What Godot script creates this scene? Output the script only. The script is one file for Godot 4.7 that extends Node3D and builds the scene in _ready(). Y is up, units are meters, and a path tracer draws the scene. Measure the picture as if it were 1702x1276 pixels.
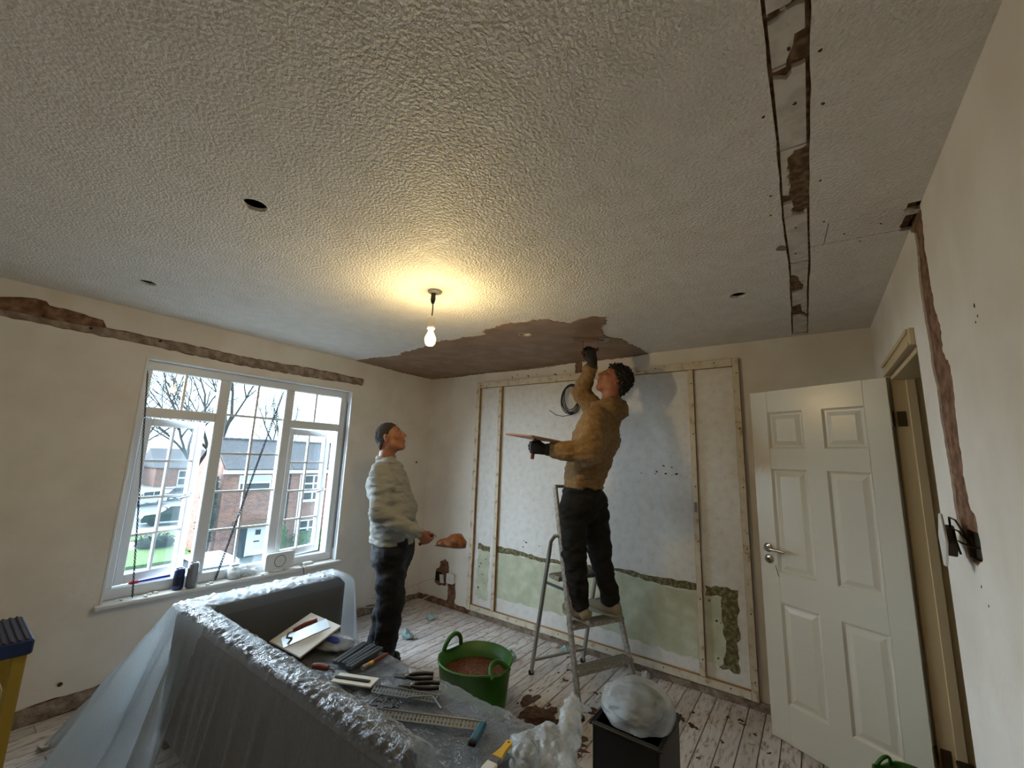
extends Node3D
# A room being replastered: camera, sky and lamp first, then the shell, then the things.

const WX := 3.92      # inner face of the door wall
const RZ := 3.7       # inner face of the wall behind the camera
const CH := 2.4       # ceiling height
var M := {}           # materials by name
var names := {}
var rng := RandomNumberGenerator.new()

func _ready() -> void:
	rng.seed = 77
	var cam := Camera3D.new(); cam.name = "camera"; add_child(cam)
	cam.position = Vector3(3.565, 1.5197, 3.327)
	cam.rotation_order = EULER_ORDER_YXZ
	cam.rotation_degrees = Vector3(10.046, 35.949, 1.992)
	cam.fov = 85.76; cam.near = 0.05; cam.far = 400.0; cam.current = true
	var env := Environment.new()
	env.background_mode = Environment.BG_SKY
	var sm := ProceduralSkyMaterial.new()
	sm.sky_top_color = Color(0.78, 0.91, 1.0); sm.sky_horizon_color = Color(0.82, 0.95, 1.0)
	sm.ground_bottom_color = Color(0.5, 0.54, 0.56); sm.ground_horizon_color = Color(0.75, 0.82, 0.84)
	sm.sky_energy_multiplier = 1.0; sm.ground_energy_multiplier = 1.0
	var sky := Sky.new(); sky.sky_material = sm; env.sky = sky
	env.background_energy_multiplier = SKY_E
	env.tonemap_mode = Environment.TONE_MAPPER_LINEAR
	env.tonemap_exposure = EXPO
	env.sdfgi_enabled = true; env.ssao_enabled = true; env.ssil_enabled = true
	var we := WorldEnvironment.new(); we.name = "environment"; we.environment = env; add_child(we)
	# the sun behind thin cloud, high over the houses opposite: a wide soft source
	var sun := DirectionalLight3D.new(); sun.name = "veiled_sun"; add_child(sun)
	sun.look_at_from_position(Vector3.ZERO, -Vector3(-0.78, 0.42, 0.46), Vector3.UP)
	sun.light_color = Color(0.87, 0.945, 1.0); sun.light_energy = SUN_E; sun.light_angular_distance = 80.0
	sun.shadow_enabled = true; sun.sky_mode = DirectionalLight3D.SKY_MODE_LIGHT_ONLY
	make_materials()
	build_shell()
	build_window()
	build_outside()
	build_door()
	build_lamp()
	build_wall_things()
	build_sofa()
	build_ladder()
	build_first_person()
	build_second_person()
	build_buckets()
	build_tools()
	build_sill_things()
	build_floor_bits()

const SKY_E := 4.8
const SUN_E := 10.0
const EXPO := 1.0
const BULB_E := 0.37

# ---------------------------------------------------------------- helpers
func numbered(n: String) -> String:
	if not names.has(n):
		names[n] = 0
		return n
	names[n] += 1
	return "%s_%03d" % [n, names[n]]

func tag(o: Node, label: String, category := "", group := "", kind := "") -> Node:
	if label: o.set_meta("label", label)
	if category: o.set_meta("category", category)
	if group: o.set_meta("group", group)
	if kind: o.set_meta("kind", kind)
	return o

func thing(called: String, at := Vector3.ZERO, label := "", category := "", group := "", kind := "") -> Node3D:
	var o := Node3D.new(); o.name = numbered(called); add_child(o); o.position = at
	tag(o, label, category, group, kind)
	return o

func part(called: String, mesh: Mesh, m: Material, parent: Node = null, at := Vector3.ZERO, basis := Basis.IDENTITY) -> MeshInstance3D:
	var o := MeshInstance3D.new(); o.mesh = mesh; o.material_override = m
	o.transform = Transform3D(basis, at)
	if parent == null:
		o.name = numbered(called); add_child(o)
	else:
		o.name = called; parent.add_child(o, true)
	return o

func frame_of(y: Vector3, hint := Vector3.UP) -> Basis:
	# y axis along the given direction
	var b := y.normalized()
	var x := hint.cross(b)
	if x.length() < 1e-4: x = Vector3.RIGHT.cross(b)
	x = x.normalized()
	return Basis(x, b, x.cross(b))

func box_mesh(s: Vector3, bev := 0.0) -> ArrayMesh:
	bev = minf(bev, minf(s.x, minf(s.y, s.z)) * 0.49)
	var st := SurfaceTool.new(); st.begin(Mesh.PRIMITIVE_TRIANGLES)
	st.set_smooth_group(-1)
	var h := s * 0.5
	if bev <= 0.0:
		bev = 0.0
	var i := h - Vector3.ONE * bev
	for ax in 3:
		for sg in [-1.0, 1.0]:
			var u := (ax + 1) % 3
			var v := (ax + 2) % 3
			var c := []
			for k in [[-1, -1], [1, -1], [1, 1], [-1, 1]]:
				var p := Vector3.ZERO
				p[ax] = sg * h[ax]; p[u] = k[0] * i[u]; p[v] = k[1] * i[v]
				c.append(p)
			quad(st, c[0], c[1], c[2], c[3], sg < 0)
	if bev > 0.0:
		for ax in 3:
			var u := (ax + 1) % 3
			var v := (ax + 2) % 3
			for su in [-1.0, 1.0]:
				for sv in [-1.0, 1.0]:
					var a := Vector3.ZERO; a[ax] = -i[ax]; a[u] = su * h[u]; a[v] = sv * i[v]
					var b := a; b[ax] = i[ax]
					var c := b; c[u] = su * i[u]; c[v] = sv * h[v]
					var d := c; d[ax] = -i[ax]
					quad(st, a, b, c, d, su * sv > 0)
		for sx in [-1.0, 1.0]:
			for sy in [-1.0, 1.0]:
				for sz in [-1.0, 1.0]:
					var a := Vector3(sx * h.x, sy * i.y, sz * i.z)
					var b := Vector3(sx * i.x, sy * h.y, sz * i.z)
					var c := Vector3(sx * i.x, sy * i.y, sz * h.z)
					if sx * sy * sz > 0: tri(st, a, c, b)
					else: tri(st, a, b, c)
	st.generate_normals()
	return st.commit()

func quad(st: SurfaceTool, a: Vector3, b: Vector3, c: Vector3, d: Vector3, flip := false) -> void:
	if flip:
		tri(st, a, b, c); tri(st, a, c, d)
	else:
		tri(st, a, c, b); tri(st, a, d, c)

func tri(st: SurfaceTool, a: Vector3, b: Vector3, c: Vector3) -> void:
	st.add_vertex(a); st.add_vertex(b); st.add_vertex(c)

func bx(called: String, s: Vector3, at: Vector3, m: Material, parent: Node = null, bev := 0.0, basis := Basis.IDENTITY) -> MeshInstance3D:
	return part(called, box_mesh(s, bev), m, parent, at, basis)

func span(called: String, lo: Vector3, hi: Vector3, m: Material, parent: Node = null, bev := 0.0) -> MeshInstance3D:
	return bx(called, hi - lo, (hi + lo) * 0.5, m, parent, bev)

# a tube through points; r is one radius or one per point
func tube_mesh(pts: Array, r, sides := 8, closed := false) -> ArrayMesh:
	var n := pts.size()
	var v := PackedVector3Array(); var nn := PackedVector3Array(); var ix := PackedInt32Array()
	var prev := Vector3.ZERO
	for k in n:
		var a: Vector3 = pts[(k - 1 + n) % n] if closed or k > 0 else pts[k]
		var b: Vector3 = pts[(k + 1) % n] if closed or k < n - 1 else pts[k]
		var t := (b - a).normalized()
		if k == 0:
			prev = Vector3.UP.cross(t)
			if prev.length() < 0.1: prev = Vector3.RIGHT.cross(t)
		prev = (prev - t * prev.dot(t)).normalized()
		var w := t.cross(prev)
		var rr: float = r[k] if r is Array else r
		for s in sides:
			var q := TAU * s / sides
			var d := prev * cos(q) + w * sin(q)
			v.append(Vector3(pts[k]) + d * rr); nn.append(d)
	var m := n if closed else n - 1
	for k in m:
		for s in sides:
			var a := k * sides + s
			var b := k * sides + (s + 1) % sides
			var c := ((k + 1) % n) * sides + s
			var d := ((k + 1) % n) * sides + (s + 1) % sides
			ix.append_array([a, c, b, b, c, d])
	if not closed:
		for e in [0, n - 1]:
			var t: Vector3 = (Vector3(pts[0]) - Vector3(pts[1])).normalized() if e == 0 else (Vector3(pts[n - 1]) - Vector3(pts[n - 2])).normalized()
			var base := v.size()
			v.append(pts[e]); nn.append(t)
			for s in sides:
				v.append(v[e * sides + s]); nn.append(t)
			for s in sides:
				var a := base + 1 + s
				var b := base + 1 + (s + 1) % sides
				if e == 0: ix.append_array([base, a, b])
				else: ix.append_array([base, b, a])
	return arrays_mesh(v, nn, ix)

func arrays_mesh(v: PackedVector3Array, nn: PackedVector3Array, ix: PackedInt32Array, uv := PackedVector2Array()) -> ArrayMesh:
	var a := []; a.resize(Mesh.ARRAY_MAX)
	a[Mesh.ARRAY_VERTEX] = v; a[Mesh.ARRAY_NORMAL] = nn; a[Mesh.ARRAY_INDEX] = ix
	if uv.size(): a[Mesh.ARRAY_TEX_UV] = uv
	var m := ArrayMesh.new(); m.add_surface_from_arrays(Mesh.PRIMITIVE_TRIANGLES, a)
	return m

# profile: array of Vector2(radius, height), turned about y
func lathe_mesh(prof: Array, n := 24, hard := false) -> ArrayMesh:
	var st := SurfaceTool.new(); st.begin(Mesh.PRIMITIVE_TRIANGLES)
	st.set_smooth_group(-1 if hard else 0)
	for k in prof.size() - 1:
		for s in n:
			var q := TAU * s / n
			var w := TAU * (s + 1) / n
			var a: Vector2 = prof[k]; var b: Vector2 = prof[k + 1]
			var p0 := Vector3(cos(q) * a.x, a.y, sin(q) * a.x)
			var p1 := Vector3(cos(w) * a.x, a.y, sin(w) * a.x)
			var p2 := Vector3(cos(w) * b.x, b.y, sin(w) * b.x)
			var p3 := Vector3(cos(q) * b.x, b.y, sin(q) * b.x)
			if a.x > 1e-5: tri(st, p0, p1, p2)
			if b.x > 1e-5: tri(st, p0, p2, p3)
	st.generate_normals()
	return st.commit()

# a flat outline (Vector2 list) given thickness along z, z from 0 to t
func prism_mesh(pts: PackedVector2Array, t: float) -> ArrayMesh:
	if Geometry2D.is_polygon_clockwise(pts):
		pts.reverse()
	var st := SurfaceTool.new(); st.begin(Mesh.PRIMITIVE_TRIANGLES); st.set_smooth_group(-1)
	var ix := Geometry2D.triangulate_polygon(pts)
	for k in range(0, ix.size(), 3):
		var a := pts[ix[k]]; var b := pts[ix[k + 1]]; var c := pts[ix[k + 2]]
		if (b - a).cross(c - a) < 0:
			var sw := b; b = c; c = sw
		tri(st, Vector3(a.x, a.y, t), Vector3(c.x, c.y, t), Vector3(b.x, b.y, t))
		tri(st, Vector3(a.x, a.y, 0), Vector3(b.x, b.y, 0), Vector3(c.x, c.y, 0))
	for k in pts.size():
		var a := pts[k]; var b := pts[(k + 1) % pts.size()]
		quad(st, Vector3(a.x, a.y, 0), Vector3(b.x, b.y, 0), Vector3(b.x, b.y, t), Vector3(a.x, a.y, t))
	st.generate_normals()
	return st.commit()

# frays an outline: points every step, pushed sideways by up to amp
func frayed(pts: Array, step: float, amp: float, seed_: int, keep := []) -> PackedVector2Array:
	var g := RandomNumberGenerator.new(); g.seed = seed_
	var out := PackedVector2Array()
	for k in pts.size():
		var a: Vector2 = pts[k]; var b: Vector2 = pts[(k + 1) % pts.size()]
		out.append(a)
		if keep.has(k): continue
		var n := int((b - a).length() / step)
		var side := (b - a).orthogonal().normalized()
		for j in range(1, n):
			out.append(a.lerp(b, (j + g.randf_range(-0.3, 0.3)) / n) + side * g.randf_range(-amp, amp))
	return out

func v2(flat: Array) -> Array:
	var o := []
	for k in range(0, flat.size(), 2): o.append(Vector2(flat[k], flat[k + 1]))
	return o

func blob_outline(r: Vector2, n: int, rough: float, seed_: int) -> PackedVector2Array:
	var g := RandomNumberGenerator.new(); g.seed = seed_
	var out := PackedVector2Array()
	var p1 := g.randf() * TAU
	var p2 := g.randf() * TAU
	for k in n:
		var q := TAU * k / n
		var w := 1.0 + rough * (0.5 * sin(2 * q + p1) + 0.4 * sin(3 * q + p2) + g.randf_range(-0.45, 0.45))
		out.append(Vector2(cos(q) * r.x, sin(q) * r.y) * w)
	return out

func merge(list: Array) -> ArrayMesh:
	# [[mesh, Transform3D], ...] into one mesh
	var st := SurfaceTool.new(); st.begin(Mesh.PRIMITIVE_TRIANGLES)
	for e in list: st.append_from(e[0], 0, e[1])
	return st.commit()

func tf(at: Vector3, b := Basis.IDENTITY) -> Transform3D:
	return Transform3D(b, at)

# ---------------------------------------------------------------- smooth solids from joints
class Field:
	var lo: Vector3
	var h: float
	var nx: int
	var ny: int
	var nz: int
	var f: PackedFloat32Array
	func _init(a: Vector3, b: Vector3, cell: float) -> void:
		lo = a; h = cell
		nx = int(ceil((b.x - a.x) / h)) + 1; ny = int(ceil((b.y - a.y) / h)) + 1; nz = int(ceil((b.z - a.z) / h)) + 1
		f = PackedFloat32Array(); f.resize(nx * ny * nz); f.fill(1.0)
	func rng_of(a: float, b: float, o: float, n: int) -> Vector2i:
		return Vector2i(clampi(int(floor((a - o) / h)), 0, n - 1), clampi(int(ceil((b - o) / h)), 0, n - 1))
	# tapered capsule; across/wide widens it along one direction; sub cuts instead
	func cap(a: Vector3, b: Vector3, ra: float, rb: float, k := 0.02, across := Vector3.ZERO, wide := 1.0, sub := false) -> void:
		var m := maxf(ra, rb) * maxf(1.0, wide) + k + 2.0 * h
		var rx := rng_of(minf(a.x, b.x) - m, maxf(a.x, b.x) + m, lo.x, nx)
		var ry := rng_of(minf(a.y, b.y) - m, maxf(a.y, b.y) + m, lo.y, ny)
		var rz := rng_of(minf(a.z, b.z) - m, maxf(a.z, b.z) + m, lo.z, nz)
		var ba := b - a
		var inv := 1.0 / maxf(ba.length_squared(), 1e-9)
		var squash := 1.0 - 1.0 / wide
		var flat := wide != 1.0
		for z in range(rz.x, rz.y + 1):
			for y in range(ry.x, ry.y + 1):
				var at := (z * ny + y) * nx
				var p := Vector3(lo.x + rx.x * h, lo.y + y * h, lo.z + z * h) - a
				for x in range(rx.x, rx.y + 1):
					var t := clampf(p.dot(ba) * inv, 0.0, 1.0)
					var q := p - ba * t
					if flat: q -= across * (q.dot(across) * squash)
					var d := q.length() - (ra + (rb - ra) * t)
					var o := f[at + x]
					if sub:
						d = -d
						var w := maxf(k - absf(o - d), 0.0)
						f[at + x] = maxf(o, d) + w * w * 0.25 / k
					else:
						var w := maxf(k - absf(o - d), 0.0)
						f[at + x] = minf(o, d) - w * w * 0.25 / k
					p.x += h
	# ellipsoid in its own axes
	func ell(c: Vector3, b: Basis, r: Vector3, k := 0.02) -> void:
		var m := maxf(r.x, maxf(r.y, r.z)) + k + 2.0 * h
		var rx := rng_of(c.x - m, c.x + m, lo.x, nx)
		var ry := rng_of(c.y - m, c.y + m, lo.y, ny)
		var rz := rng_of(c.z - m, c.z + m, lo.z, nz)
		var least := minf(r.x, minf(r.y, r.z))
		for z in range(rz.x, rz.y + 1):
			for y in range(ry.x, ry.y + 1):
				var at := (z * ny + y) * nx
				for x in range(rx.x, rx.y + 1):
					var p := Vector3(lo.x + x * h, lo.y + y * h, lo.z + z * h) - c
					var q := Vector3(p.dot(b.x) / r.x, p.dot(b.y) / r.y, p.dot(b.z) / r.z)
					var l := q.length()
					var d := (l - 1.0) * (p.length() / maxf(l, 1e-4) if l > 0.3 else least)
					var o := f[at + x]
					var w := maxf(k - absf(o - d), 0.0)
					f[at + x] = minf(o, d) - w * w * 0.25 / k
	# keeps what lies on the side of the plane that n points to
	func keep(c: Vector3, n: Vector3) -> void:
		for z in nz:
			for y in ny:
				var at := (z * ny + y) * nx
				for x in nx:
					var d := -(Vector3(lo.x + x * h, lo.y + y * h, lo.z + z * h) - c).dot(n)
					if d > f[at + x]: f[at + x] = d
	# folds or tufts: moves the skin in and out by noise
	func ruffle(noise: FastNoiseLite, amp: float, stretch := Vector3.ONE) -> void:
		for z in nz:
			for y in ny:
				var at := (z * ny + y) * nx
				for x in nx:
					if absf(f[at + x]) < 0.05:
						f[at + x] += amp * noise.get_noise_3d((lo.x + x * h) * stretch.x, (lo.y + y * h) * stretch.y, (lo.z + z * h) * stretch.z)
	func add_to(v: PackedVector3Array, nn: PackedVector3Array, ix: PackedInt32Array) -> Array:
		var cell := PackedInt32Array(); cell.resize(nx * ny * nz); cell.fill(-1)
		var sy := nx
		var sz := nx * ny
		var first := v.size()
		var off := [0, 1, sy, sy + 1, sz, sz + 1, sz + sy, sz + sy + 1]
		var ed := [[0, 1], [2, 3], [4, 5], [6, 7], [0, 2], [1, 3], [4, 6], [5, 7], [0, 4], [1, 5], [2, 6], [3, 7]]
		for z in nz - 1:
			for y in ny - 1:
				var at := (z * ny + y) * nx
				for x in nx - 1:
					var b := at + x
					var s := 0
					if f[b] < 0.0: s += 1
					if f[b + 1] < 0.0: s += 1
					if f[b + sy] < 0.0: s += 1
					if f[b + sy + 1] < 0.0: s += 1
					if f[b + sz] < 0.0: s += 1
					if f[b + sz + 1] < 0.0: s += 1
					if f[b + sz + sy] < 0.0: s += 1
					if f[b + sz + sy + 1] < 0.0: s += 1
					if s == 0 or s == 8: continue
					var sum := Vector3.ZERO
					var n := 0
					for e in ed:
						var i: int = e[0]
						var j: int = e[1]
						var fa := f[b + off[i]]
						var fb := f[b + off[j]]
						if (fa < 0.0) != (fb < 0.0):
							var t := fa / (fa - fb)
							var pa := Vector3(i & 1, (i >> 1) & 1, i >> 2)
							var pb := Vector3(j & 1, (j >> 1) & 1, j >> 2)
							sum += pa.lerp(pb, t); n += 1
					cell[b] = v.size()
					v.append(lo + (Vector3(x, y, z) + sum / n) * h)
					var g := Vector3(f[b + 1] + f[b + sy + 1] + f[b + sz + 1] + f[b + sz + sy + 1] - f[b] - f[b + sy] - f[b + sz] - f[b + sz + sy],
						f[b + sy] + f[b + sy + 1] + f[b + sz + sy] + f[b + sz + sy + 1] - f[b] - f[b + 1] - f[b + sz] - f[b + sz + 1],
						f[b + sz] + f[b + sz + 1] + f[b + sz + sy] + f[b + sz + sy + 1] - f[b] - f[b + 1] - f[b + sy] - f[b + sy + 1])
					nn.append(g.normalized())
		for z in range(1, nz - 1):
			for y in range(1, ny - 1):
				var at := (z * ny + y) * nx
				for x in range(1, nx - 1):
					var b := at + x
					var here := f[b] < 0.0
					for ax in 3:
						var st: int = 1 if ax == 0 else (sy if ax == 1 else sz)
						if here == (f[b + st] < 0.0): continue
						var u: int = sy if ax == 0 else (sz if ax == 1 else 1)
						var w: int = sz if ax == 0 else (1 if ax == 1 else sy)
						var c0 := cell[b]; var c1 := cell[b - u]; var c2 := cell[b - u - w]; var c3 := cell[b - w]
						if c0 < 0 or c1 < 0 or c2 < 0 or c3 < 0: continue
						if here: ix.append_array([c0, c2, c1, c0, c3, c2])
						else: ix.append_array([c0, c1, c2, c0, c2, c3])
		return [v, nn, ix]

func field_mesh(list: Array) -> ArrayMesh:
	var v := PackedVector3Array(); var nn := PackedVector3Array(); var ix := PackedInt32Array()
	for fl in list:
		var r: Array = fl.add_to(v, nn, ix)
		v = r[0]; nn = r[1]; ix = r[2]
	return arrays_mesh(v, nn, ix)
# ---------------------------------------------------------------- materials
func noise(seed_: int, freq: float, kind := FastNoiseLite.TYPE_SIMPLEX_SMOOTH, oct := 4) -> FastNoiseLite:
	var n := FastNoiseLite.new()
	n.seed = seed_; n.frequency = freq; n.noise_type = kind
	n.fractal_type = FastNoiseLite.FRACTAL_FBM if oct > 1 else FastNoiseLite.FRACTAL_NONE
	n.fractal_octaves = oct
	return n

# colours by noise level; stops: [[level, Color], ...] in sRGB
func ramp_tex(n: FastNoiseLite, stops: Array, w := 512, h := 512) -> ImageTexture:
	var im := n.get_seamless_image(w, h)
	im.convert(Image.FORMAT_L8)
	var src := im.get_data()
	var lut := PackedByteArray()
	for k in 256:
		var t := k / 255.0
		var c: Color = stops[0][1]
		for j in stops.size() - 1:
			if t >= stops[j][0]:
				c = stops[j][1].lerp(stops[j + 1][1], clampf((t - stops[j][0]) / maxf(stops[j + 1][0] - stops[j][0], 1e-4), 0, 1))
		lut.append_array([c.r8, c.g8, c.b8])
	var out := PackedByteArray(); out.resize(src.size() * 3)
	for k in src.size():
		var q := src[k] * 3
		out[k * 3] = lut[q]; out[k * 3 + 1] = lut[q + 1]; out[k * 3 + 2] = lut[q + 2]
	return ImageTexture.create_from_image(Image.create_from_data(w, h, false, Image.FORMAT_RGB8, out))

func bump_tex(n: FastNoiseLite, w := 512, h := 512) -> ImageTexture:
	var im := n.get_seamless_image(w, h)
	im.convert(Image.FORMAT_RGB8)
	return ImageTexture.create_from_image(im)

func normal_tex(n: FastNoiseLite, strength: float, w := 512, h := 512) -> ImageTexture:
	var im := n.get_seamless_image(w, h)
	im.convert(Image.FORMAT_RGBA8)
	im.bump_map_to_normal_map(strength)
	return ImageTexture.create_from_image(im)

func plain(key: String, c: Color, rough := 0.7, metal := 0.0) -> StandardMaterial3D:
	var m := StandardMaterial3D.new()
	m.resource_name = key; m.albedo_color = c; m.roughness = rough; m.metallic = metal
	M[key] = m
	return m

func tex(m: StandardMaterial3D, t: Texture2D, scale: float, world := true) -> StandardMaterial3D:
	m.albedo_texture = t
	return tri_of(m, scale, world)

func tri_of(m: StandardMaterial3D, scale: float, world := true) -> StandardMaterial3D:
	m.uv1_triplanar = true; m.uv1_world_triplanar = world; m.uv1_scale = Vector3.ONE * scale
	return m

func bump(m: StandardMaterial3D, t: Texture2D, cm: float) -> StandardMaterial3D:
	m.heightmap_enabled = true; m.heightmap_texture = t; m.heightmap_scale = cm
	return m

func make_materials() -> void:
	var fine := noise(3, 0.02, FastNoiseLite.TYPE_SIMPLEX_SMOOTH, 5)
	var patch := noise(5, 0.006, FastNoiseLite.TYPE_SIMPLEX_SMOOTH, 5)
	# painted plaster: warm white with faint blotches
	tex(plain("wall", Color(1, 1, 1), 0.62), ramp_tex(patch, [[0.2, Color(0.87, 0.845, 0.805)], [0.5, Color(0.89, 0.865, 0.83)], [0.8, Color(0.905, 0.885, 0.855)]]), 0.8)
	bump(M.wall, bump_tex(noise(12, 0.03)), 0.12)
	tex(plain("lining", Color(1, 1, 1), 0.6), ramp_tex(noise(6, 0.02, FastNoiseLite.TYPE_SIMPLEX_SMOOTH, 5), [[0.0, Color(0.83, 0.82, 0.80)], [0.3, Color(0.88, 0.875, 0.865)], [0.8, Color(0.905, 0.905, 0.895)]]), 1.3)
	bump(M.lining, bump_tex(noise(13, 0.05, FastNoiseLite.TYPE_SIMPLEX, 3)), 0.15)
	# stippled ceiling paint
	var stip := noise(21, 0.05, FastNoiseLite.TYPE_SIMPLEX, 3)
	stip.domain_warp_enabled = true; stip.domain_warp_amplitude = 9.0; stip.domain_warp_frequency = 0.03
	tex(plain("ceiling", Color(1, 1, 1), 0.42), ramp_tex(noise(22, 0.012), [[0.2, Color(0.875, 0.865, 0.845)], [0.8, Color(0.905, 0.895, 0.88)]]), 1.0)
	bump(M.ceiling, bump_tex(stip, 1024, 1024), 0.6)
	tri_of(M.ceiling, 1.15)
	tex(plain("ceiling_piece", Color(1, 1, 1), 0.55), ramp_tex(noise(23, 0.02), [[0.2, Color(0.74, 0.72, 0.68)], [0.7, Color(0.82, 0.8, 0.77)]]), 1.5)
	bump(M.ceiling_piece, bump_tex(noise(24, 0.03, FastNoiseLite.TYPE_SIMPLEX, 3)), 0.25)
	# bare plaster, brown and rough
	var rough_b := bump_tex(noise(31, 0.03, FastNoiseLite.TYPE_SIMPLEX, 5))
	tex(plain("bare_plaster", Color(1, 1, 1), 0.9), ramp_tex(noise(30, 0.015, FastNoiseLite.TYPE_SIMPLEX, 5), [[0.15, Color(0.38, 0.27, 0.205)], [0.5, Color(0.49, 0.365, 0.285)], [0.85, Color(0.58, 0.46, 0.375)]]), 1.6)
	bump(M.bare_plaster, rough_b, 0.8)
	tex(plain("bare_grey", Color(1, 1, 1), 0.9), ramp_tex(noise(32, 0.013, FastNoiseLite.TYPE_SIMPLEX, 5), [[0.1, Color(0.45, 0.40, 0.355)], [0.5, Color(0.57, 0.51, 0.455)], [0.85, Color(0.66, 0.605, 0.55)]]), 1.4)
	bump(M.bare_grey, rough_b, 0.9)
	tex(plain("wet_plaster", Color(1, 1, 1), 0.5), ramp_tex(noise(33, 0.008, FastNoiseLite.TYPE_SIMPLEX, 5), [[0.2, Color(0.50, 0.405, 0.325)], [0.5, Color(0.545, 0.445, 0.36)], [0.8, Color(0.59, 0.485, 0.395)]]), 0.9)
	bump(M.wet_plaster, bump_tex(noise(34, 0.012, FastNoiseLite.TYPE_SIMPLEX, 3)), 0.15)
	tex(plain("mixed_plaster", Color(1, 1, 1), 0.55), ramp_tex(noise(35, 0.02, FastNoiseLite.TYPE_SIMPLEX, 5), [[0.2, Color(0.3, 0.15, 0.08)], [0.5, Color(0.45, 0.24, 0.13)], [0.8, Color(0.58, 0.34, 0.2)]]), 4.0)
	bump(M.mixed_plaster, rough_b, 1.5)
	plain("plaster_lump", Color(0.56, 0.36, 0.22), 0.5)
	tex(plain("spill", Color(1, 1, 1), 0.8), ramp_tex(noise(36, 0.03, FastNoiseLite.TYPE_SIMPLEX, 5), [[0.2, Color(0.24, 0.16, 0.115)], [0.5, Color(0.31, 0.215, 0.155)], [0.8, Color(0.38, 0.28, 0.215)]]), 1.2)
	plain("dark_spot", Color(0.26, 0.2, 0.16), 0.9)  # dark brown marks; on the hole discs it stands for shade inside
	# paint left on the back wall
	tex(plain("green_paint", Color(1, 1, 1), 0.5), ramp_tex(noise(37, 0.01, FastNoiseLite.TYPE_SIMPLEX, 5), [[0.2, Color(0.73, 0.75, 0.645)], [0.6, Color(0.775, 0.795, 0.70)], [0.9, Color(0.82, 0.84, 0.76)]]), 1.0)
	tex(plain("olive_paint", Color(1, 1, 1), 0.8), ramp_tex(noise(38, 0.03, FastNoiseLite.TYPE_SIMPLEX, 5), [[0.2, Color(0.33, 0.31, 0.2)], [0.6, Color(0.45, 0.43, 0.3)], [0.9, Color(0.6, 0.58, 0.45)]]), 1.6)
	# floorboards: worn paint over old wood, grain along z
	var streak := noise(41, 0.03, FastNoiseLite.TYPE_SIMPLEX, 5)
	for k in 6:
		var n := noise(41 + k, 0.018, FastNoiseLite.TYPE_SIMPLEX, 5)
		var m := plain("board_%d" % k, Color(1, 1, 1), 0.72)
		var d := (k % 3) * 0.03
		m.albedo_texture = ramp_tex(n, [[0.06, Color(0.53, 0.47, 0.43)], [0.22, Color(0.70, 0.65, 0.62)], [0.4, Color(0.82 - d, 0.795 - d, 0.79 - d)], [0.85, Color(0.86 - d, 0.84 - d, 0.84 - d)]])
		m.uv1_triplanar = true; m.uv1_world_triplanar = true; m.uv1_scale = Vector3(3.1, 3.1, 0.75); m.uv1_offset = Vector3(0.37 * k, 0, 0.21 * k)
		bump(m, rough_b, 0.25)
	plain("under_floor", Color(0.42, 0.35, 0.29), 0.95)
	plain("void", Color(0.45, 0.38, 0.31), 0.95)
	tex(plain("lath", Color(1, 1, 1), 0.9), ramp_tex(noise(51, 0.02, FastNoiseLite.TYPE_SIMPLEX, 5), [[0.2, Color(0.36, 0.27, 0.2)], [0.8, Color(0.54, 0.44, 0.34)]]), 2.5)
	# timber
	var grain := ramp_tex(noise(52, 0.02, FastNoiseLite.TYPE_SIMPLEX, 4), [[0.2, Color(0.52, 0.38, 0.22)], [0.5, Color(0.64, 0.49, 0.3)], [0.8, Color(0.72, 0.58, 0.38)]])
	tex(plain("pine", Color(1, 1, 1), 0.65), grain, 1.0); M.pine.uv1_scale = Vector3(6, 0.8, 6)
	tex(plain("batten", Color(1, 1, 1), 0.6), ramp_tex(noise(53, 0.015, FastNoiseLite.TYPE_SIMPLEX, 5), [[0.1, Color(0.68, 0.60, 0.48)], [0.3, Color(0.82, 0.78, 0.70)], [0.9, Color(0.86, 0.835, 0.775)]]), 1.2)
	plain("batten_edge", Color(0.55, 0.43, 0.27), 0.75)
	plain("gloss_white", Color(0.84, 0.82, 0.76), 0.26)
	bump(tri_of(M.gloss_white, 2.0), bump_tex(noise(54, 0.02)), 0.05)
	plain("trim_cream", Color(0.78, 0.70, 0.55), 0.45)
	plain("upvc", Color(0.86, 0.87, 0.88), 0.3)
	plain("sill", Color(0.83, 0.82, 0.8), 0.4)
	plain("rubber", Color(0.05, 0.05, 0.055), 0.6)
	var gl := plain("glass", Color(0.8, 0.95, 1.0, 0.06), 0.02)
	gl.transparency = BaseMaterial3D.TRANSPARENCY_ALPHA
	# metal
	plain("chrome", Color(0.72, 0.7, 0.66), 0.22, 1.0)
	plain("steel", Color(0.55, 0.56, 0.57), 0.35, 1.0)
	plain("aluminium", Color(0.62, 0.61, 0.59), 0.42, 0.85)
	tex(plain("aluminium_dirty", Color(1, 1, 1), 0.5, 0.6), ramp_tex(noise(55, 0.03, FastNoiseLite.TYPE_SIMPLEX, 5), [[0.25, Color(0.56, 0.545, 0.52)], [0.6, Color(0.66, 0.65, 0.63)], [0.8, Color(0.78, 0.77, 0.75)]]), 2.0)
	plain("zinc", Color(0.38, 0.4, 0.41), 0.5, 0.8)
	plain("hinge", Color(0.42, 0.38, 0.3), 0.4, 0.8)
	plain("chain", Color(0.22, 0.23, 0.25), 0.35, 0.9)
	# plastics
	plain("white_plastic", Color(0.85, 0.85, 0.84), 0.35)
	plain("grey_plastic", Color(0.5, 0.5, 0.52), 0.5)
	plain("black_plastic", Color(0.03, 0.03, 0.033), 0.45)
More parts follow.
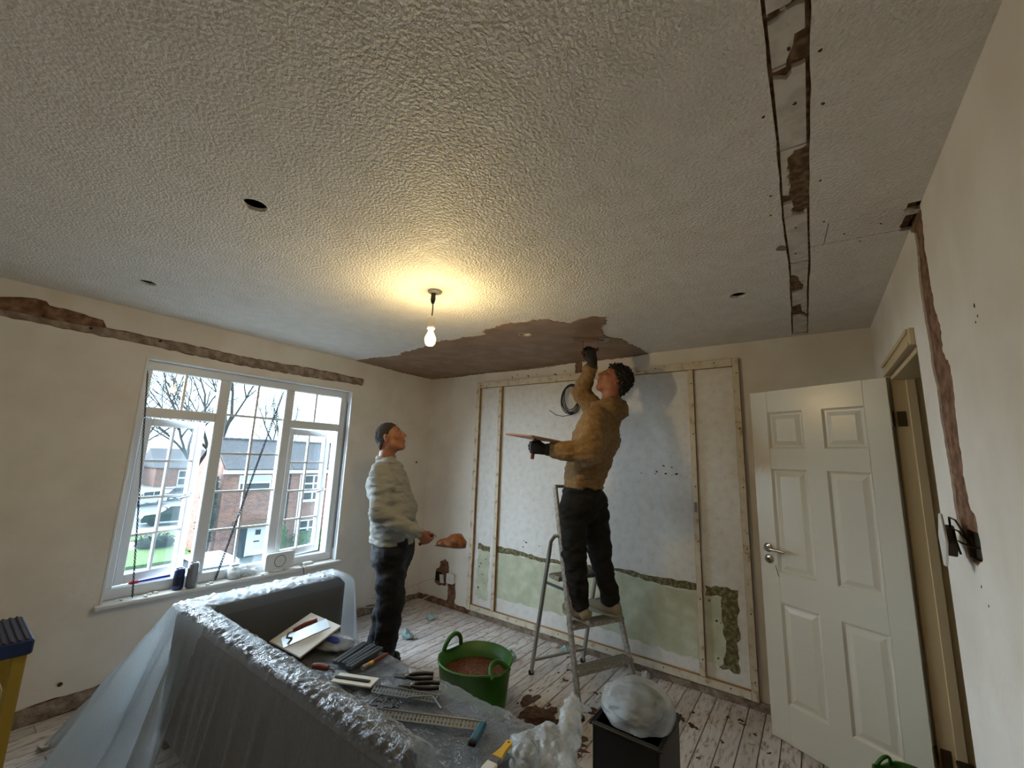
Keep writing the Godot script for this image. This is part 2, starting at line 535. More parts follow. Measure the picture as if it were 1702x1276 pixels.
	plain("navy_plastic", Color(0.04, 0.06, 0.12), 0.45)
	plain("blue_plastic", Color(0.04, 0.16, 0.36), 0.45)
	plain("blue_label", Color(0.08, 0.18, 0.65), 0.5)
	plain("yellow_paint", Color(0.62, 0.53, 0.19), 0.5)
	plain("green_rubber", Color(0.17, 0.40, 0.09), 0.45)
	plain("teal_rubber", Color(0.13, 0.35, 0.42), 0.5)
	plain("brush_yellow", Color(0.82, 0.66, 0.16), 0.45)
	plain("red_paint", Color(0.75, 0.12, 0.12), 0.5)
	plain("handle_wood", Color(0.42, 0.17, 0.12), 0.5)
	plain("cable", Color(0.06, 0.05, 0.05), 0.5)
	plain("cable_white", Color(0.78, 0.76, 0.7), 0.5)
	plain("cable_brown", Color(0.16, 0.1, 0.08), 0.5)
	plain("mdf", Color(0.62, 0.4, 0.22), 0.6)
	plain("hawk_white", Color(0.8, 0.79, 0.76), 0.5)
	var bag := plain("bag", Color(0.75, 0.8, 0.85, 0.3), 0.2)
	bag.transparency = BaseMaterial3D.TRANSPARENCY_ALPHA
	# dust sheet of thin clear plastic, crumpled
	var wr := noise(61, 0.02, FastNoiseLite.TYPE_SIMPLEX, 4)
	wr.fractal_type = FastNoiseLite.FRACTAL_RIDGED
	wr.domain_warp_enabled = true; wr.domain_warp_amplitude = 25.0; wr.domain_warp_frequency = 0.012
	var wrinkle := normal_tex(wr, 6.0, 1024, 1024)
	var sh := plain("sheet", Color(0.78, 0.83, 0.88, 0.10), 0.16)
	sh.transparency = BaseMaterial3D.TRANSPARENCY_ALPHA
	sh.normal_enabled = true; sh.normal_texture = wrinkle; sh.normal_scale = 1.7
	tri_of(sh, 2.6)
	var sh4 := plain("sheet_side", Color(0.76, 0.79, 0.82, 0.2), 0.2)
	sh4.transparency = BaseMaterial3D.TRANSPARENCY_ALPHA
	sh4.normal_enabled = true; sh4.normal_texture = wrinkle; sh4.normal_scale = 1.6
	tri_of(sh4, 2.0); sh4.uv1_scale = Vector3(3.4, 1.1, 3.4)
	var sh3 := plain("sheet_hanging", Color(0.80, 0.85, 0.89, 0.42), 0.24)
	sh3.transparency = BaseMaterial3D.TRANSPARENCY_ALPHA
	sh3.normal_enabled = true; sh3.normal_texture = wrinkle; sh3.normal_scale = 1.6
	sh3.backlight_enabled = true; sh3.backlight = Color(0.75, 0.78, 0.8)
	tri_of(sh3, 2.0)
	var sh2 := plain("sheet_bunched", Color(0.86, 0.9, 0.93, 0.34), 0.12)
	sh2.transparency = BaseMaterial3D.TRANSPARENCY_ALPHA
	sh2.normal_enabled = true; sh2.normal_texture = wrinkle; sh2.normal_scale = 1.8
	tri_of(sh2, 4.0)
	# cloth and skin
	var weave := normal_tex(noise(71, 0.12, FastNoiseLite.TYPE_SIMPLEX, 2), 2.0)
	for c in [["sofa_cloth", Color(0.07, 0.11, 0.18)], ["sweatshirt", Color(0.56, 0.565, 0.55)], ["joggers", Color(0.018, 0.026, 0.075)], ["jacket", Color(0.42, 0.30, 0.15)], ["jacket_lining", Color(0.36, 0.27, 0.16)], ["dark_jeans", Color(0.035, 0.037, 0.045)], ["cuff", Color(0.2, 0.21, 0.18)], ["trainers", Color(0.56, 0.52, 0.44)]]:
		var m := plain(c[0], c[1], 0.85)
		m.normal_enabled = true; m.normal_texture = weave; m.normal_scale = 0.35
		tri_of(m, 4.0); m.rim_enabled = not c[0] in ["joggers", "dark_jeans", "sofa_cloth"]; m.rim = 0.15; m.rim_tint = 0.7
	M.jacket.albedo_color = Color(1, 1, 1)
	M.jacket.albedo_texture = ramp_tex(noise(72, 0.012, FastNoiseLite.TYPE_SIMPLEX, 5), [[0.15, Color(0.47, 0.355, 0.21)], [0.5, Color(0.52, 0.405, 0.25)], [0.85, Color(0.575, 0.465, 0.31)]])
	plain("glove", Color(0.025, 0.028, 0.035), 0.5)
	plain("sole", Color(0.62, 0.6, 0.54), 0.6)
	var sk := plain("skin", Color(0.58, 0.38, 0.28), 0.5); sk.subsurf_scatter_enabled = true; sk.subsurf_scatter_strength = 0.08
	plain("skin_pale", Color(0.62, 0.4, 0.3), 0.5)
	plain("lip", Color(0.45, 0.24, 0.2), 0.5)
	plain("eye_white", Color(0.55, 0.5, 0.47), 0.35)
	plain("eye_dark", Color(0.03, 0.02, 0.02), 0.2)
	plain("hair_grey", Color(0.2, 0.185, 0.175), 0.85)
	plain("hair_black", Color(0.022, 0.018, 0.016), 0.6)
	plain("sponge", Color(0.62, 0.74, 0.75), 0.6)
	plain("paper", Color(0.82, 0.81, 0.78), 0.7)
	# outside
	tex(plain("brick", Color(1, 1, 1), 0.9), brick_tex(), 1.0 / 1.8)
	tex(plain("roof_tile", Color(1, 1, 1), 0.8), ramp_tex(noise(81, 0.03), [[0.2, Color(0.24, 0.23, 0.25)], [0.8, Color(0.4, 0.37, 0.37)]]), 0.4)
	plain("render_pale", Color(0.7, 0.66, 0.6), 0.9)
	plain("trim_white", Color(0.86, 0.87, 0.86), 0.5)
	plain("far_glass", Color(0.12, 0.15, 0.17), 0.1)
	plain("blind", Color(0.7, 0.7, 0.68), 0.8)
	tex(plain("grass", Color(1, 1, 1), 0.95), ramp_tex(noise(82, 0.05, FastNoiseLite.TYPE_SIMPLEX, 5), [[0.2, Color(0.17, 0.25, 0.07)], [0.6, Color(0.28, 0.39, 0.10)], [0.9, Color(0.4, 0.49, 0.18)]]), 0.25)
	tex(plain("tarmac", Color(1, 1, 1), 0.8), ramp_tex(noise(83, 0.04, FastNoiseLite.TYPE_SIMPLEX, 5), [[0.2, Color(0.26, 0.27, 0.28)], [0.8, Color(0.35, 0.36, 0.37)]]), 0.2)
	tex(plain("pavement", Color(1, 1, 1), 0.8), ramp_tex(noise(84, 0.04, FastNoiseLite.TYPE_SIMPLEX, 5), [[0.2, Color(0.36, 0.36, 0.36)], [0.8, Color(0.46, 0.46, 0.455)]]), 0.3)
	plain("bark", Color(0.19, 0.165, 0.15), 0.95)
	plain("leaf_dark", Color(0.1, 0.15, 0.09), 0.8)
	plain("leaf_mid", Color(0.24, 0.34, 0.17), 0.8)
	plain("car_green", Color(0.05, 0.16, 0.15), 0.15)
	plain("car_white", Color(0.8, 0.81, 0.82), 0.2)
	plain("car_grey", Color(0.35, 0.36, 0.38), 0.2)
	plain("tyre", Color(0.03, 0.03, 0.03), 0.8)
	plain("fence_wood", Color(0.42, 0.3, 0.2), 0.9)

func brick_tex() -> ImageTexture:
	# flat colour of brick courses too far off to build: 8 x 24 bricks to 1.8 m
	var im := Image.create(512, 512, false, Image.FORMAT_RGB8)
	im.fill(Color(0.58, 0.53, 0.49))
	var g := RandomNumberGenerator.new(); g.seed = 8
	for r in 24:
		for c in 9:
			var k := g.randf()
			var col := Color(0.43, 0.22, 0.17).lerp(Color(0.58, 0.36, 0.27), k)
			if g.randf() < 0.15: col = Color(0.35, 0.2, 0.19)
			var x := c * 64 - (32 if r % 2 else 0)
			im.fill_rect(Rect2i(x, int(r * 21.33), 59, 17), col)
	return ImageTexture.create_from_image(im)
# ---------------------------------------------------------------- the room itself
func csg_slab(called: String, lo: Vector3, hi: Vector3, m: Material, cuts: Array, parent: Node = null) -> CSGBox3D:
	# a slab with solids taken out of it; cuts: [[mesh, Transform3D], ...]
	var b := CSGBox3D.new(); b.size = hi - lo; b.material = m; b.position = (lo + hi) * 0.5
	if parent == null:
		b.name = numbered(called); add_child(b)
	else:
		b.name = called; parent.add_child(b, true)
	for c in cuts:
		var s := CSGMesh3D.new(); s.name = "cut"; s.mesh = c[0]; s.operation = CSGShape3D.OPERATION_SUBTRACTION; s.material = m
		s.transform = Transform3D(c[1].basis, c[1].origin - b.position)
		b.add_child(s, true)
	return b

func box_cut(lo: Vector3, hi: Vector3) -> Array:
	var m := BoxMesh.new(); m.size = hi - lo
	return [m, tf((lo + hi) * 0.5)]

func round_cut(at: Vector3, r: float, h: float) -> Array:
	var m := CylinderMesh.new(); m.top_radius = r; m.bottom_radius = r; m.height = h; m.radial_segments = 28; m.rings = 1
	return [m, tf(at)]

# outlines drawn on a wall: (z, y) on a wall across x, (x, y) on a wall across z, (x, z) on floor and ceiling
func on_x(x: float) -> Transform3D: return Transform3D(Basis(Vector3(0, 0, 1), Vector3(0, 1, 0), Vector3(-1, 0, 0)), Vector3(x, 0, 0))
func on_z(z: float) -> Transform3D: return Transform3D(Basis.IDENTITY, Vector3(0, 0, z))
func on_y(y: float) -> Transform3D: return Transform3D(Basis(Vector3(1, 0, 0), Vector3(0, 0, 1), Vector3(0, -1, 0)), Vector3(0, y, 0))

func struct(called: String, label: String) -> Node3D:
	return thing(called, Vector3.ZERO, label, "", "", "structure")

func build_shell() -> void:
	build_floor()
	build_ceiling()
	# --- window wall: brick core behind a skin of plaster
	var wl := struct("wall_left", "off-white window wall with a strip of bare plaster above the window")
	var strip := v2([3.72, 2.29, 3.23, 2.292, 3.158, 2.316, 3.106, 2.327, 3.062, 2.323, 3.047, 2.303, 2.948, 2.30, 2.873, 2.287, 2.814, 2.282, 2.792, 2.239, 2.708, 2.242, 2.533, 2.237, 2.41, 2.238, 2.208, 2.232, 1.971, 2.226, 1.317, 2.242, 0.915, 2.231, 0.925, 2.168, 1.43, 2.156, 1.797, 2.15, 2.112, 2.152, 2.4, 2.166, 2.719, 2.177, 2.906, 2.18, 3.137, 2.186, 3.72, 2.18])
	var skirt := v2([-0.02, -0.02, 3.72, -0.02, 3.72, 0.092, 2.819, 0.09, 2.758, 0.098, 2.684, 0.101, 2.6, 0.094, 2.527, 0.094, 2.479, 0.107, 2.394, 0.105, 2.292, 0.095, 1.9, 0.09, 1.4, 0.1, 0.8, 0.085, 0.4, 0.06, -0.02, 0.05])
	csg_slab("core", Vector3(-0.27, -0.1, -0.1), Vector3(-0.006, 2.6, RZ + 0.1), M.bare_plaster, [box_cut(Vector3(-0.4, 0.53, 1.015), Vector3(0.1, 2.1, 2.575))], wl)
	csg_slab("plaster_skin", Vector3(-0.006, 0, 0), Vector3(0, CH, RZ), M.wall, [box_cut(Vector3(-0.1, 0.53, 1.027), Vector3(0.1, 2.088, 2.563)),
		[prism_mesh(frayed(strip, 0.03, 0.004, 4), 0.05), on_x(0.02)], [prism_mesh(frayed(skirt, 0.04, 0.006, 5), 0.05), on_x(0.02)]], wl)
	# old adhesive left in the strip
	part("adhesive_band", prism_mesh(frayed(v2([3.71, 2.226, 3.22, 2.226, 3.062, 2.221, 2.888, 2.224, 2.8, 2.236, 2.533, 2.234, 1.971, 2.222, 1.317, 2.238, 0.925, 2.226, 0.93, 2.172, 1.43, 2.16, 1.797, 2.154, 2.4, 2.17, 2.719, 2.18, 3.137, 2.189, 3.71, 2.184]), 0.03, 0.004, 6), 0.003), M.bare_grey, wl, Vector3(-0.003, 0, 0), on_x(0).basis)
	part("skirting_mortar", prism_mesh(frayed(v2([0.01, 0.001, 3.69, 0.001, 3.69, 0.085, 2.7, 0.09, 2.4, 0.096, 1.9, 0.082, 0.8, 0.078, 0.4, 0.05, 0.01, 0.045]), 0.03, 0.006, 7), 0.004), M.bare_grey, wl, Vector3(-0.001, 0, 0), on_x(0).basis)
	for q in [[3.06, 2.235], [2.86, 2.215], [2.52, 2.22]]:
		part("painted_screw_hole", lathe_mesh([Vector2(0.009, 0), Vector2(0.009, 0.004), Vector2(0, 0.004)], 10), M.dark_spot, wl, Vector3(-0.003, q[1], q[0]), Basis(Vector3(0, 1, 0), Vector3(1, 0, 0), Vector3(0, 0, -1)))  # solid dark disc, the shade inside a screw hole painted on
	for q in [[2.675, 0.165], [2.415, 0.078], [0.16, 1.43]]:
		part("painted_plug_hole", lathe_mesh([Vector2(0.011, 0), Vector2(0.011, 0.003), Vector2(0, 0.003)], 10), M.dark_spot, wl, Vector3(0.0, q[1], q[0]), Basis(Vector3(0, 1, 0), Vector3(1, 0, 0), Vector3(0, 0, -1)))  # no recess: a disc coloured like the shade in a plug hole
	# --- back wall
	var wb := struct("wall_back", "off-white back wall with chipped plaster round its sockets")
	csg_slab("core", Vector3(-0.1, -0.1, -0.25), Vector3(WX + 0.1, 2.6, -0.006), M.bare_plaster, [], wb)
	var skirt2 := v2([-0.02, -0.02, 0.74, -0.02, 0.74, 0.045, 0.62, 0.05, 0.45, 0.065, 0.2, 0.06, -0.02, 0.055])
	var sockets := v2([0.235, 0.2, 0.25, 0.34, 0.29, 0.36, 0.3, 0.42, 0.36, 0.45, 0.42, 0.43, 0.43, 0.36, 0.43, 0.25, 0.4, 0.2, 0.3, 0.18])
	var under := v2([0.425, 0.02, 0.43, 0.14, 0.42, 0.22, 0.44, 0.24, 0.53, 0.25, 0.53, 0.2, 0.545, 0.12, 0.52, 0.02])
	csg_slab("plaster_skin", Vector3(0, 0, -0.006), Vector3(WX, CH, 0), M.wall, [[prism_mesh(frayed(skirt2, 0.03, 0.006, 8), 0.05), on_z(-0.03)],
		[prism_mesh(frayed(sockets, 0.02, 0.008, 9), 0.05), on_z(-0.03)], [prism_mesh(frayed(under, 0.02, 0.007, 10), 0.05), on_z(-0.03)],
		[prism_mesh(frayed(v2([1.86, 2.292, 1.93, 2.292, 1.93, 2.41, 1.86, 2.41]), 0.02, 0.004, 11), 0.05), on_z(-0.03)]], wb)
	part("skirting_mortar", prism_mesh(frayed(v2([0.75, 0.001, 3.3, 0.001, 3.3, 0.05, 2.4, 0.052, 1.5, 0.046, 0.75, 0.05]), 0.03, 0.006, 12), 0.014), M.bare_grey, wb, Vector3(0, 0, 0))
	# lining and old paint inside the batten frame
	for q in [[0.765, 1.008], [1.053, 2.833], [2.872, 3.136]]:
		span("lining_panel", Vector3(q[0], 0.107, 0.0), Vector3(q[1], 2.223, 0.005), M.lining, wb)
	var paint := func(flat: Array, m: Material, step: float, amp: float, sd: int, z := 0.005):
		part("paint_patch", prism_mesh(frayed(v2(flat), step, amp, sd), 0.0015), m, wb, Vector3(0, 0, z))
	paint.call([1.056, 0.22, 1.7, 0.235, 2.3, 0.21, 2.83, 0.19, 2.83, 0.64, 2.586, 0.625, 2.26, 0.66, 1.9, 0.63, 1.574, 0.615, 1.3, 0.63, 1.056, 0.62], M.green_paint, 0.05, 0.012, 13)
	paint.call([1.056, 0.622, 1.3, 0.632, 1.574, 0.618, 1.9, 0.634, 2.26, 0.662, 2.586, 0.628, 2.83, 0.642, 2.83, 0.686, 2.586, 0.68, 2.26, 0.688, 1.9, 0.664, 1.574, 0.652, 1.3, 0.672, 1.056, 0.68], M.olive_paint, 0.04, 0.007, 14, 0.0055)
	paint.call([0.80, 0.2, 0.84, 0.165, 0.95, 0.17, 0.96, 0.6, 0.93, 0.64, 0.82, 0.63], M.green_paint, 0.03, 0.012, 15)
	paint.call([0.81, 0.62, 0.96, 0.61, 0.965, 0.66, 0.815, 0.675], M.olive_paint, 0.03, 0.008, 16, 0.0055)
	paint.call([2.885, 0.2, 3.0, 0.19, 3.0, 0.63, 2.885, 0.63], M.green_paint, 0.03, 0.008, 17)
	paint.call([2.885, 0.62, 2.99, 0.63, 2.985, 0.42, 3.0, 0.3, 2.98, 0.21, 2.95, 0.185, 3.072, 0.178, 3.07, 0.3, 3.085, 0.45, 3.09, 0.69, 2.885, 0.685], M.olive_paint, 0.03, 0.011, 18, 0.0055)
	var sp := RandomNumberGenerator.new(); sp.seed = 4
	for k in 34:
		# specks of flaked paint
		var near: Array = [[0.83, 0.2, 0.93, 0.6], [1.3, 0.7, 1.75, 0.78], [1.1, 2.29, 1.85, 2.34], [2.3, 1.35, 2.75, 1.5], [2.9, 0.2, 3.0, 0.6]][k % 5]
		part("paint_fleck", prism_mesh(blob_outline(Vector2(1, 0.7) * sp.randf_range(0.004, 0.012), 7, 0.4, k), 0.0015), M.dark_spot if k % 3 else M.bare_grey, wb, Vector3(sp.randf_range(near[0], near[2]), sp.randf_range(near[1], near[3]), 0.0068 if near[1] < 2.2 else 0.0))
	# --- door wall: skin with a cable chase and the doorway
	var wr := struct("wall_right", "off-white door wall with a brown cable chase cut beside the door")
	var chase := v2([1.346, 2.45, 1.346, 2.39, 1.401, 2.355, 1.392, 2.283, 1.368, 2.19, 1.364, 2.106, 1.371, 2.02, 1.375, 1.935, 1.374, 1.861, 1.398, 1.795, 1.384, 1.685, 1.397, 1.59, 1.402, 1.533, 1.396, 1.443, 1.40, 1.378, 1.43, 1.33, 1.451, 1.267, 1.554, 1.262, 1.612, 1.29, 1.605, 1.399, 1.564, 1.427, 1.557, 1.469, 1.544, 1.515, 1.557, 1.568, 1.561, 1.647, 1.569, 1.704, 1.584, 1.775, 1.584, 1.835, 1.531, 1.889, 1.546, 1.973, 1.512, 2.031, 1.508, 2.11, 1.507, 2.179, 1.5, 2.257, 1.52, 2.323, 1.53, 2.45])
	var chase_m := prism_mesh(frayed(chase, 0.012, 0.006, 19), 0.05)
	csg_slab("core", Vector3(WX + 0.006, -0.1, -0.1), Vector3(WX + 0.115, 2.6, RZ + 0.1), M.bare_plaster, [box_cut(Vector3(3.8, -0.02, 0.515), Vector3(4.2, 2.0, 1.2)), box_cut(Vector3(3.8, 1.275, 1.46), Vector3(WX + 0.06, 1.355, 1.595))], wr)
	csg_slab("plaster_skin", Vector3(WX, 0, 0), Vector3(WX + 0.006, CH, RZ), M.wall, [box_cut(Vector3(3.8, -0.02, 0.515), Vector3(4.2, 2.0, 1.19)), [chase_m, on_x(WX + 0.03)]], wr)
	for q in [[1.87, 1.93, 0.006], [1.86, 1.89, 0.003], [1.88, 1.9, 0.003], [1.56, 1.21, 0.004], [1.6, 1.17, 0.003]]:
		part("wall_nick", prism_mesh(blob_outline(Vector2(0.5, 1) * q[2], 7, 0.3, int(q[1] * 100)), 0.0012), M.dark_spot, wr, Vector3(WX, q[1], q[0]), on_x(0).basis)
	# --- wall behind the camera, and the landing beyond the door
	csg_slab("wall_rear", Vector3(-0.27, -0.1, RZ), Vector3(WX + 0.115, 2.6, RZ + 0.1), M.wall, []).set_meta("kind", "structure")
	var hall := struct("wall_hall", "cream landing walls seen through the doorway")
	span("far_side", Vector3(4.95, -0.1, -0.1), Vector3(5.05, 2.6, 2.1), M.wall, hall)
	span("end_side", Vector3(4.036, -0.1, -0.2), Vector3(5.05, 2.6, -0.1), M.wall, hall)
	span("near_side", Vector3(4.036, -0.1, 2.0), Vector3(5.05, 2.6, 2.1), M.wall, hall)
	span("landing_ceiling", Vector3(4.036, 2.4, -0.1), Vector3(5.05, 2.6, 2.1), M.wall, hall)
	span("landing_floor", Vector3(4.036, -0.1, -0.1), Vector3(5.05, 0.0, 2.1), M.board_1, hall)

func build_floor() -> void:
	var fl := struct("floor", "worn pale floorboards with brown plaster splashes")
	span("sub_floor", Vector3(-0.1, -0.2, -0.1), Vector3(4.1, -0.07, RZ + 0.1), M.under_floor, fl)
	for k in 9: span("floor_joist", Vector3(0.0, -0.07, 0.15 + k * 0.42), Vector3(WX, -0.0225, 0.2 + k * 0.42), M.lath, fl)
	var g := RandomNumberGenerator.new(); g.seed = 12
	var pitch := 0.0937
	var cuts := [[0.0, 3.7], [0.0, 1.3, 3.7], [0.0, 2.1, 3.7], [0.0, 2.75, 3.7], [0.0, 0.95, 3.7]]
	var cache := {}
	for k in 43:
		var x0 := 2.464 - 27 * pitch + k * pitch
		var w := pitch - 0.005
		var lo := maxf(x0, 0.001)
		var hi := minf(x0 + w, WX - 0.001)
		if hi - lo < 0.01: continue
		var c: Array = cuts[g.randi() % 5]
		for j in c.size() - 1:
			var z0: float = c[j] + 0.001
			var z1: float = c[j + 1] - 0.001
			var s := Vector3(snappedf(hi - lo, 0.0005), 0.02, z1 - z0)
			if not cache.has(s): cache[s] = box_mesh(s, 0.0015)
			part("floorboard", cache[s], M["board_%d" % (g.randi() % 6)], fl, Vector3((lo + hi) * 0.5, -0.01 - g.randf() * 0.0012, (z0 + z1) * 0.5))
	# splashes and trodden dabs of plaster
	var spill := func(x: float, z: float, r: Vector2, n: int, rough: float, sd: int, m: Material):
		part("plaster_splash", prism_mesh(blob_outline(r, n, rough, sd), 0.0016), m, fl, Vector3(x, 0.0016, z), Basis(Vector3.UP, g.randf() * TAU) * on_y(0).basis)
	spill.call(2.2, 1.12, Vector2(0.27, 0.2), 60, 0.32, 1, M.spill)
	spill.call(2.12, 0.95, Vector2(0.15, 0.08), 44, 0.45, 2, M.spill)
	spill.call(2.33, 1.28, Vector2(0.2, 0.13), 30, 0.4, 3, M.spill)
	spill.call(1.98, 0.84, Vector2(0.08, 0.04), 20, 0.5, 4, M.spill)
	spill.call(2.32, 0.70, Vector2(0.06, 0.03), 20, 0.5, 5, M.spill)
	for k in 60:
		var x := g.randf_range(2.5, 3.3)
		var z := g.randf_range(0.15, 1.0)
		if k >= 40:
			x = g.randf_range(1.6, 2.6); z = g.randf_range(0.15, 1.0)
		var r := g.randf_range(0.006, 0.022)
		spill.call(x, z, Vector2(r * 1.35, r), 18, 0.75, 100 + k, M.spill)

func build_ceiling() -> void:
	var c := struct("ceiling", "white stippled ceiling with a cut strip and round holes")
	var strip := v2([3.548, RZ + 0.05, 3.548, 2.5, 3.548, 2.1, 3.538, 1.66, 3.54, 1.434, 3.541, 1.243, 3.533, 0.866, 3.512, 0.05, 3.602, 0.012, 3.612, 0.827, 3.621, 1.231, 3.621, 1.726, 3.625, 2.2, 3.627, 2.5, 3.63, RZ + 0.05])
	var cuts := [[prism_mesh(frayed(strip, 0.06, 0.002, 31), 0.06), on_y(CH + 0.03)]]
	for q in [[1.964, 2.77], [0.645, 2.768], [3.309, 0.97], [1.941, 0.946]]:
		cuts.append(round_cut(Vector3(q[0], CH, q[1]), 0.04, 0.1))
	for q in [[3.616, 1.379, 3.891, 1.357, 0.007], [3.617, 1.551, 3.887, 1.548, 0.003], [3.663, 1.362, 3.676, 1.545, 0.0035]]:
		var a := Vector2(q[0], q[1]); var b := Vector2(q[2], q[3])
		var s: Vector2 = (b - a).orthogonal().normalized() * q[4] * 0.5
		cuts.append([prism_mesh(PackedVector2Array([a + s, b + s, b - s, a - s]), 0.05), on_y(CH + 0.025)])
	cuts.append([prism_mesh(frayed(v2([3.889, 1.345, 3.893, 1.465, 3.96, 1.47, 3.96, 1.34]), 0.02, 0.006, 33), 0.05), on_y(CH + 0.025)])
	cuts.append([prism_mesh(frayed(v2([3.885, 1.50, 3.887, 1.552, 3.96, 1.552, 3.96, 1.49]), 0.02, 0.004, 34), 0.05), on_y(CH + 0.025)])
	csg_slab("plasterboard", Vector3(-0.006, CH, -0.006), Vector3(WX + 0.006, CH + 0.014, RZ), M.ceiling, cuts, c)
	span("roof_space", Vector3(-0.27, CH + 0.1, -0.25), Vector3(WX + 0.115, CH + 0.2, RZ + 0.1), M.void, c)
	for k in 9: span("joist", Vector3(-0.01, CH + 0.03, 0.1 + k * 0.42), Vector3(WX + 0.01, CH + 0.1, 0.15 + k * 0.42), M.lath, c)
	span("lath_board", Vector3(3.50, CH + 0.0145, 0.0), Vector3(3.65, CH + 0.022, RZ), M.lath, c)
	span("lath_board", Vector3(3.85, CH + 0.0145, 1.3), Vector3(3.915, CH + 0.022, 1.58), M.lath, c)
	# what is left of the plaster between the two saw cuts
	var bare := []
	for b in [[3.54, 2.492, 3.584, 2.488, 3.597, 2.50, 3.62, 2.56, 3.64, 2.56, 3.64, 2.476, 3.588, 2.484, 3.55, 2.47], [3.64, 2.425, 3.599, 2.422, 3.596, 2.398, 3.583, 2.364, 3.581, 2.346, 3.54, 2.352, 3.54, 2.325, 3.58, 2.308, 3.591, 2.335, 3.64, 2.333],
		[3.64, 2.047, 3.586, 2.036, 3.57, 2.01, 3.565, 1.961, 3.569, 1.886, 3.566, 1.809, 3.53, 1.815, 3.53, 1.762, 3.571, 1.754, 3.567, 1.674, 3.591, 1.659, 3.64, 1.69], [3.52, 1.25, 3.64, 1.25, 3.64, 1.236, 3.582, 1.232, 3.54, 1.236],
		[3.553, 1.108, 3.573, 1.069, 3.591, 0.933, 3.585, 0.868, 3.5, 0.865, 3.5, 1.1], [3.5, 0.627, 3.575, 0.673, 3.578, 0.527, 3.64, 0.4, 3.64, 0.36, 3.571, 0.454, 3.5, 0.452], [3.5, 0.09, 3.64, 0.07, 3.64, 0.0, 3.5, 0.0]]:
		bare.append(frayed(v2(b), 0.014, 0.006, int(b[1] * 1000)))
	var ends := [3.69, 2.9, 2.494, 2.354, 2.052, 1.758, 1.664, 1.246, 0.868, 0.02]
	for k in ends.size() - 1:
		var z0: float = ends[k] - 0.003
		var z1: float = ends[k + 1] + 0.003
		var shapes: Array[PackedVector2Array] = [PackedVector2Array([Vector2(strip_x(z0, -1) + 0.001, z0), Vector2(strip_x(z0, 1) - 0.0025, z0), Vector2(strip_x(z1, 1) - 0.0025, z1), Vector2(strip_x(z1, -1) + 0.001, z1)])]
		for b in bare:
			var next: Array[PackedVector2Array] = []
			for s in shapes: next.append_array(Geometry2D.clip_polygons(s, b))
			shapes = next
		for s in shapes:
			if s.size() > 2 and not Geometry2D.is_polygon_clockwise(s):
				part("plaster_piece", prism_mesh(s, 0.012), M.ceiling_piece, c, Vector3(0, CH + 0.0135, 0), on_y(0).basis)
	# dark spots painted for the shade in nail pits, and a hanging flake
	for q in [[3.643, 2.352], [3.588, 2.393], [3.527, 2.218], [3.594, 2.222], [3.65, 2.185], [3.648, 1.845], [3.516, 1.838], [3.507, 1.712], [3.725, 1.429], [3.829, 1.446], [3.57, 1.342], [3.577, 1.572], [3.662, 1.568], [3.778, 1.333]]:
		part("painted_nail_pit", prism_mesh(blob_outline(Vector2(0.0038, 0.0045), 8, 0.4, int(q[0] * 999)), 0.0012), M.dark_spot, c, Vector3(q[0], CH + 0.0004, q[1]), on_y(0).basis)
	part("hanging_flake", prism_mesh(blob_outline(Vector2(0.018, 0.03), 12, 0.25, 3), 0.002), M.bare_grey, c, Vector3(3.525, CH - 0.002, 1.427), Basis(Vector3.RIGHT, 0.12) * on_y(0).basis)
	# the freshly skimmed corner
	var wet := v2([0.004, 1.02, 0.072, 1.018, 0.234, 1.015, 0.417, 0.974, 0.555, 0.963, 0.695, 1.019, 0.937, 1.051, 1.108, 1.072, 1.268, 1.131, 1.366, 1.094, 1.448, 1.103, 1.537, 1.102, 1.672, 1.079, 1.73, 1.16, 1.794, 1.17, 1.929, 1.205, 1.972, 1.203, 2.06, 1.186, 2.141, 1.181, 2.252, 1.145, 2.259, 1.089, 2.342, 1.0, 2.397, 1.034, 2.454, 1.048, 2.537, 1.046, 2.584, 0.993, 2.539, 0.9, 2.477, 0.829, 2.423, 0.675, 2.43, 0.596, 2.501, 0.506, 2.493, 0.376, 2.513, 0.238, 2.521, 0.093, 2.528, 0.003, 0.003, 0.003])
	csg_patch("wet_plaster_coat", prism_mesh(frayed(wet, 0.018, 0.016, 35, [wet.size() - 1, wet.size() - 2]), 0.005), on_y(CH), M.wet_plaster, [round_cut(Vector3(1.941, CH, 0.946), 0.038, 0.1)], c)
	part("hole_rim", lathe_mesh([Vector2(0.037, 0), Vector2(0.041, -0.006), Vector2(0.046, -0.0062), Vector2(0.047, -0.0045)], 24), M.ceiling_piece, c, Vector3(1.941, CH, 0.946))
	# where it has run down on to the walls
	part("plaster_edge", prism_mesh(frayed(v2([0.0, CH - 0.001, 2.53, CH - 0.001, 2.475, 2.393, 2.37, 2.384, 1.838, 2.391, 1.455, 2.378, 1.137, 2.381, 0.788, 2.389, 0.432, 2.383, 0.0, 2.39]), 0.02, 0.0035, 36, [0]), 0.003), M.wet_plaster, c, Vector3(0, 0, 0))
	part("plaster_edge", prism_mesh(frayed(v2([0.0, CH - 0.001, 1.0, CH - 0.001, 0.969, 2.396, 0.76, 2.393, 0.58, 2.388, 0.437, 2.384, 0.209, 2.386, 0.0, 2.39]), 0.02, 0.003, 37, [0]), 0.003), M.wet_plaster, c, Vector3(0.003, 0, 0), on_x(0).basis)

